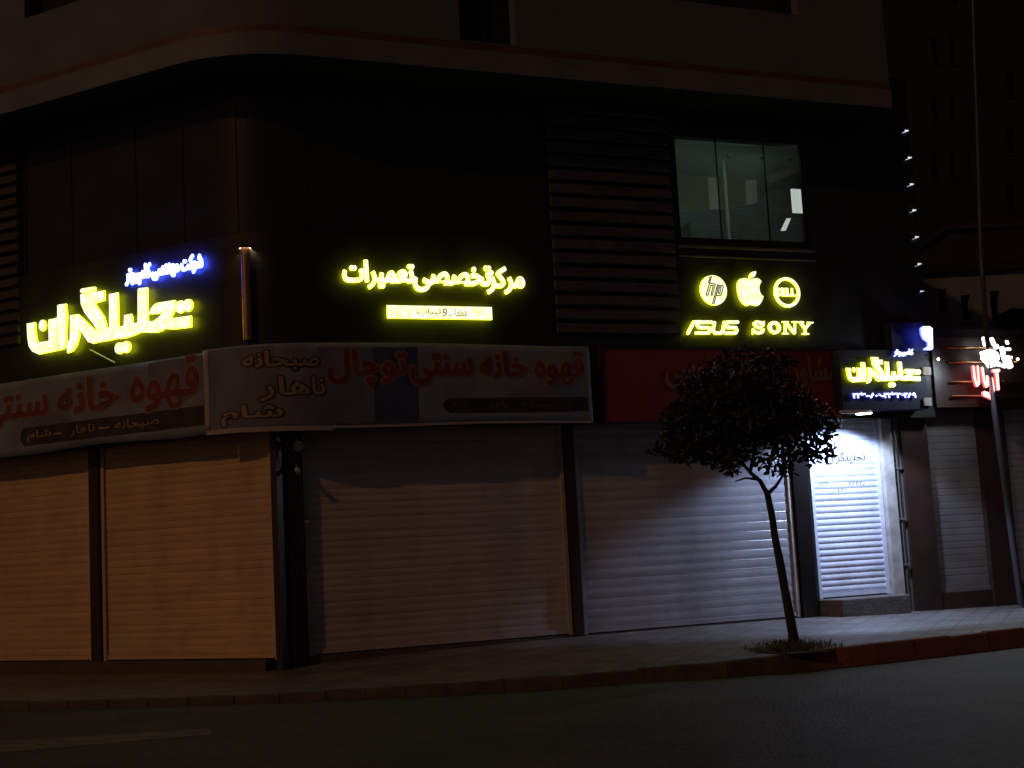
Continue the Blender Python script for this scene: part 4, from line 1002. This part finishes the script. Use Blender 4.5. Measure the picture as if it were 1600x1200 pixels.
# ------------------------------------------------------------------ buildings farther off
def far_building(px_l, px_r, py_t, dist, zlow, m, name, label, wins, thick=8.0, roof=None):
    """a block facing the camera side, its front `dist` metres away"""
    def P(px, py):
        d = ray(px, py); t = dist / d.y; return EYEP + d * t
    a, b_ = P(px_l, py_t), P(px_r, py_t)
    x0, x1, zt = a.x, b_.x, (a.z + b_.z) / 2
    E_ = empty(name, (x0, dist, zlow), label, 'building')
    frame = Matrix.Translation((0, dist, 0))
    holes = []
    for l, r_, t, b2 in wins:
        p, q = P(l, t), P(r_, b2); holes.append((p.x, q.x, q.z, p.z))
    mb = MB()
    xs_ = sorted({x0, x1} | {h[0] for h in holes} | {h[1] for h in holes}); zs_ = sorted({zlow, zt} | {h[2] for h in holes} | {h[3] for h in holes})
    for xa_, xb_ in zip(xs_, xs_[1:]):
        for za, zb in zip(zs_, zs_[1:]):
            if any(h[0] <= xa_ and xb_ <= h[1] and h[2] <= za and zb <= h[3] for h in holes): continue
            mb.add([(xa_, 0, za), (xb_, 0, za), (xb_, 0, zb), (xa_, 0, zb)], [(0, 1, 2, 3)], frame)
    for h0, h1, h2, h3 in holes:
        mb.add([(x, y, z) for y in (0, .25) for x, z in ((h0, h2), (h1, h2), (h1, h3), (h0, h3))], [(i, (i + 1) % 4, 4 + (i + 1) % 4, 4 + i) for i in range(4)], frame)
    mb.add([(x0, 0, zlow), (x0, thick, zlow), (x0, thick, zt), (x0, 0, zt), (x1, 0, zlow), (x1, thick, zlow), (x1, thick, zt), (x1, 0, zt)], [(0, 1, 2, 3), (4, 7, 6, 5), (1, 5, 6, 2)], frame)
    mb.build('wall', m, E_, recalc=False)
    MB().box(frame, x0 - .15, x1 + .15, -.15, thick, zt + .002, zt + .22).build('roof', roof or m, E_)
    for h0, h1, h2, h3 in holes:
        w = MB().box(frame, h0, h1, .25, .30, h2, h3).build('window', M['farglass'], E_)
        MB().box(frame, h0 - .05, h1 + .05, -.08, -.002, h2 - .08, h2 - .004).build('sill', m, w)
    return E_, P, frame
E1, P1, f1 = far_building(1428, 1640, 424, 36.0, -.3, M['farwall'], 'rendered_house', 'pale rendered house with small dark windows above the neighbouring shop', [(1465, 1483, 452, 489), (1501, 1519, 461, 500), (1546, 1566, 455, 500), (1577, 1592, 482, 496)], roof=M['fargrey'])
a, b_ = P1(1552, 498), P1(1640, 494)
MB().box(f1, a.x, b_.x, -1.2, -.01, a.z - .12, a.z + .05).build('balcony', M['fargrey'], E1)
for k in range(5):
    x = a.x + (b_.x - a.x) * k / 4; MB().box(f1, x - .03, x + .03, -1.15, -1.09, a.z - 2.0, a.z - .121).build('balcony_post', M['fargrey'], E1)
far_building(1482, 1640, 356, 48.0, -.3, M['farbrick'], 'brick_house', 'low brown building rising behind the rendered house', [])
far_building(1415, 1545, -80, 66.0, -.3, M['fargrey'], 'tower_block', 'tall dark apartment block far behind the corner building', [(1455 + 28 * c, 1468 + 28 * c, 60 + 90 * r_, 100 + 90 * r_) for c in range(3) for r_ in range(3)])
far_building(1556, 1700, -80, 60.0, -.3, M['fargrey'], 'tower_block', 'second dark apartment block at the photo edge behind the pole', [(1572, 1588, 110 + 90 * r_, 150 + 90 * r_) for r_ in range(3)])

# ------------------------------------------------------------------ street tree
TY = 17.7
def tp(px, py, dy=0.0):
    d = ray(px, py); t = (TY + dy) / d.y; return EYEP + d * t
TR = empty('street_tree', tuple(tp(1243, 1024)), 'small leafy street tree with a thin leaning trunk by the kerb', 'tree')
tr = MB()
tr.tube([tp(1245, 1035), tp(1239, 990), tp(1228, 930), tp(1219, 880), tp(1211, 840), tp(1206, 805), tp(1199, 772)], [.085, .066, .056, .055, .047, .045, .042], 10)
limbs = [([(1199, 772), (1188, 752), (1172, 738), (1150, 712), (1120, 680)], .036, 0), ([(1199, 772), (1212, 760), (1222, 745), (1224, 725), (1232, 690)], .028, .1), ([(1185, 749), (1165, 747), (1149, 752)], .02, -.1), ([(1172, 738), (1180, 700), (1190, 650), (1185, 600)], .026, .25),
         ([(1150, 712), (1100, 700), (1070, 690)], .018, -.3), ([(1224, 725), (1255, 705), (1280, 690)], .018, .0), ([(1220, 742), (1216, 720)], .014, 0)]
for pts, r_, dy in limbs:
    n = len(pts); tr.tube([tp(x, y, dy * i / (n - 1)) for i, (x, y) in enumerate(pts)], [r_ * (1 - .6 * i / (n - 1)) for i in range(n)], 8)
tr.build('trunk', M['bark'], TR)
cl = MB()
def leaf(c, L_):
    d = Vector((random.gauss(0, 1), random.gauss(0, 1), random.gauss(-.35, .8))).normalized()
    s_ = d.cross(Vector((random.gauss(0, 1), random.gauss(0, 1), random.gauss(0, 1)))).normalized(); nn = d.cross(s_)
    w = L_ * random.uniform(.17, .25)
    V = [c, c + d * L_ * .35 + s_ * w + nn * L_ * .06, c + d * L_ * .72 + s_ * w * .75 + nn * L_ * .05, c + d * L_ - nn * L_ * .05, c + d * L_ * .72 - s_ * w * .75 + nn * L_ * .05, c + d * L_ * .35 - s_ * w + nn * L_ * .06, c + d * L_ * .5]
    b = len(cl.v); cl.v += [tuple(v) for v in V]
    cl.f += [(b, b + 1, b + 6), (b + 1, b + 2, b + 6), (b + 2, b + 3, b + 6), (b + 3, b + 4, b + 6), (b + 4, b + 5, b + 6), (b + 5, b, b + 6)]; cl.smooth += [False] * 6
# clumps: (px, py, radius in px across, up, count)
clumps = [(1150, 640, 98, 60, 2100), (1095, 665, 64, 46, 850), (1210, 645, 70, 56, 1250), (1160, 590, 74, 40, 900), (1075, 695, 46, 26, 380), (1130, 702, 54, 28, 520), (1235, 690, 38, 36, 480),
          (1255, 645, 44, 28, 440), (1205, 572, 46, 26, 330), (1095, 605, 46, 26, 320), (1283, 690, 22, 30, 150), (1292, 670, 17, 15, 60), (1270, 712, 20, 16, 75), (1205, 722, 30, 15, 115), (1225, 737, 16, 9, 45), (1050, 704, 30, 12, 60), (1150, 556, 36, 14, 110), (1016, 704, 10, 8, 9), (1145, 728, 24, 12, 60),
          (1120, 570, 22, 12, 36), (1185, 550, 26, 10, 36), (1060, 640, 24, 16, 60), (1300, 655, 10, 10, 16), (1044, 672, 18, 12, 40)]
for px, py, rx, ry, cnt in clumps:
    c = tp(px, py); kx = TY / F
    for _ in range(int(cnt * (.85 if py > 620 else .55))):
        while True:
            a, b_, d = (random.uniform(-1, 1) for _ in range(3))
            q = a * a + b_ * b_ + d * d
            if q < 1 and random.random() < .35 + .65 * q: break
        leaf(c + CX * (a * rx * kx) + CY * (b_ * ry * kx) + fwd * (d * min(rx, 70) * kx), random.uniform(.06, .135))
cl.build('crown', M['leaf'], TR, recalc=False)
# soil patch and grass at its foot
mb = MB(); c = tp(1243, 1020)
pts = [gpx(x, y, -.076) for x, y in ((1165, 1014), (1180, 1008), (1230, 1005), (1290, 1008), (1312, 1013), (1290, 1018), (1235, 1022), (1185, 1019))]
mb.add([(p.x, p.y, p.z) for p in pts], [tuple(range(8))]); structure(mb.build('soil', M['soil']))
mb = MB()
for _ in range(900):
    px = random.gauss(1243, 34); px = min(1315, max(1165, px)); q = gpx(px, random.uniform(1007, 1020), -.08)
    h = random.uniform(.03, .10) * (1.2 - abs(px - 1243) / 130); a = random.uniform(0, 6.28); t = Vector((math.cos(a), math.sin(a), 0)) * h * random.uniform(.1, .8)
    s_ = Vector((-math.sin(a), math.cos(a), 0)) * .006
    mb.add([tuple(q - s_), tuple(q + s_), tuple(q + t * .4 + s_ * .7 + Vector((0, 0, h * .7))), tuple(q + t + Vector((0, 0, h)))], [(0, 1, 2), (0, 2, 3)])
o = mb.build('grass', M['grass'], None, recalc=False); o['kind'] = 'stuff'; o['label'] = 'rough grass tuft round the foot of the street tree'; o['category'] = 'grass'

q = gpx(1444, 1018, GZ)
lm = MB(); rl = random.Random(5); nn = 9
lm.add([(q.x + .07 * math.cos(2 * math.pi * i / nn) * rl.uniform(.6, 1.2), q.y + .05 * math.sin(2 * math.pi * i / nn) * rl.uniform(.6, 1.2), GZ + rl.uniform(.006, .05)) for i in range(nn)] + [(q.x, q.y, GZ + .075), (q.x, q.y, GZ + .005)], [(i, (i + 1) % nn, nn) for i in range(nn)] + [((i + 1) % nn, i, nn + 1) for i in range(nn)])
lm.thing('paper_scrap', M['pale'], 'crumpled pale scrap of litter in the gutter by the red kerb', 'litter')
p0 = at('R', 1313, 652, .6); p1 = at('R', 1302, 668, .3)
cpts = [(p0[0], -.6, p0[1]), (p0[0] + .03, -.55, p0[1] - .16), (p0[0] - .02, -.45, p1[1] - .04), (p1[0], -.3, p1[1]), (p1[0] - .25, -.12, p1[1] + .1)]
MB().tube(cpts, .011, 8, MR).thing('cable', M['inkblack'], 'loose black cable drooping at the top left of the lit doorway', 'cable')

# tidy: drop helper properties
for o in bpy.data.objects:
    if 'org' in o: del o['org']
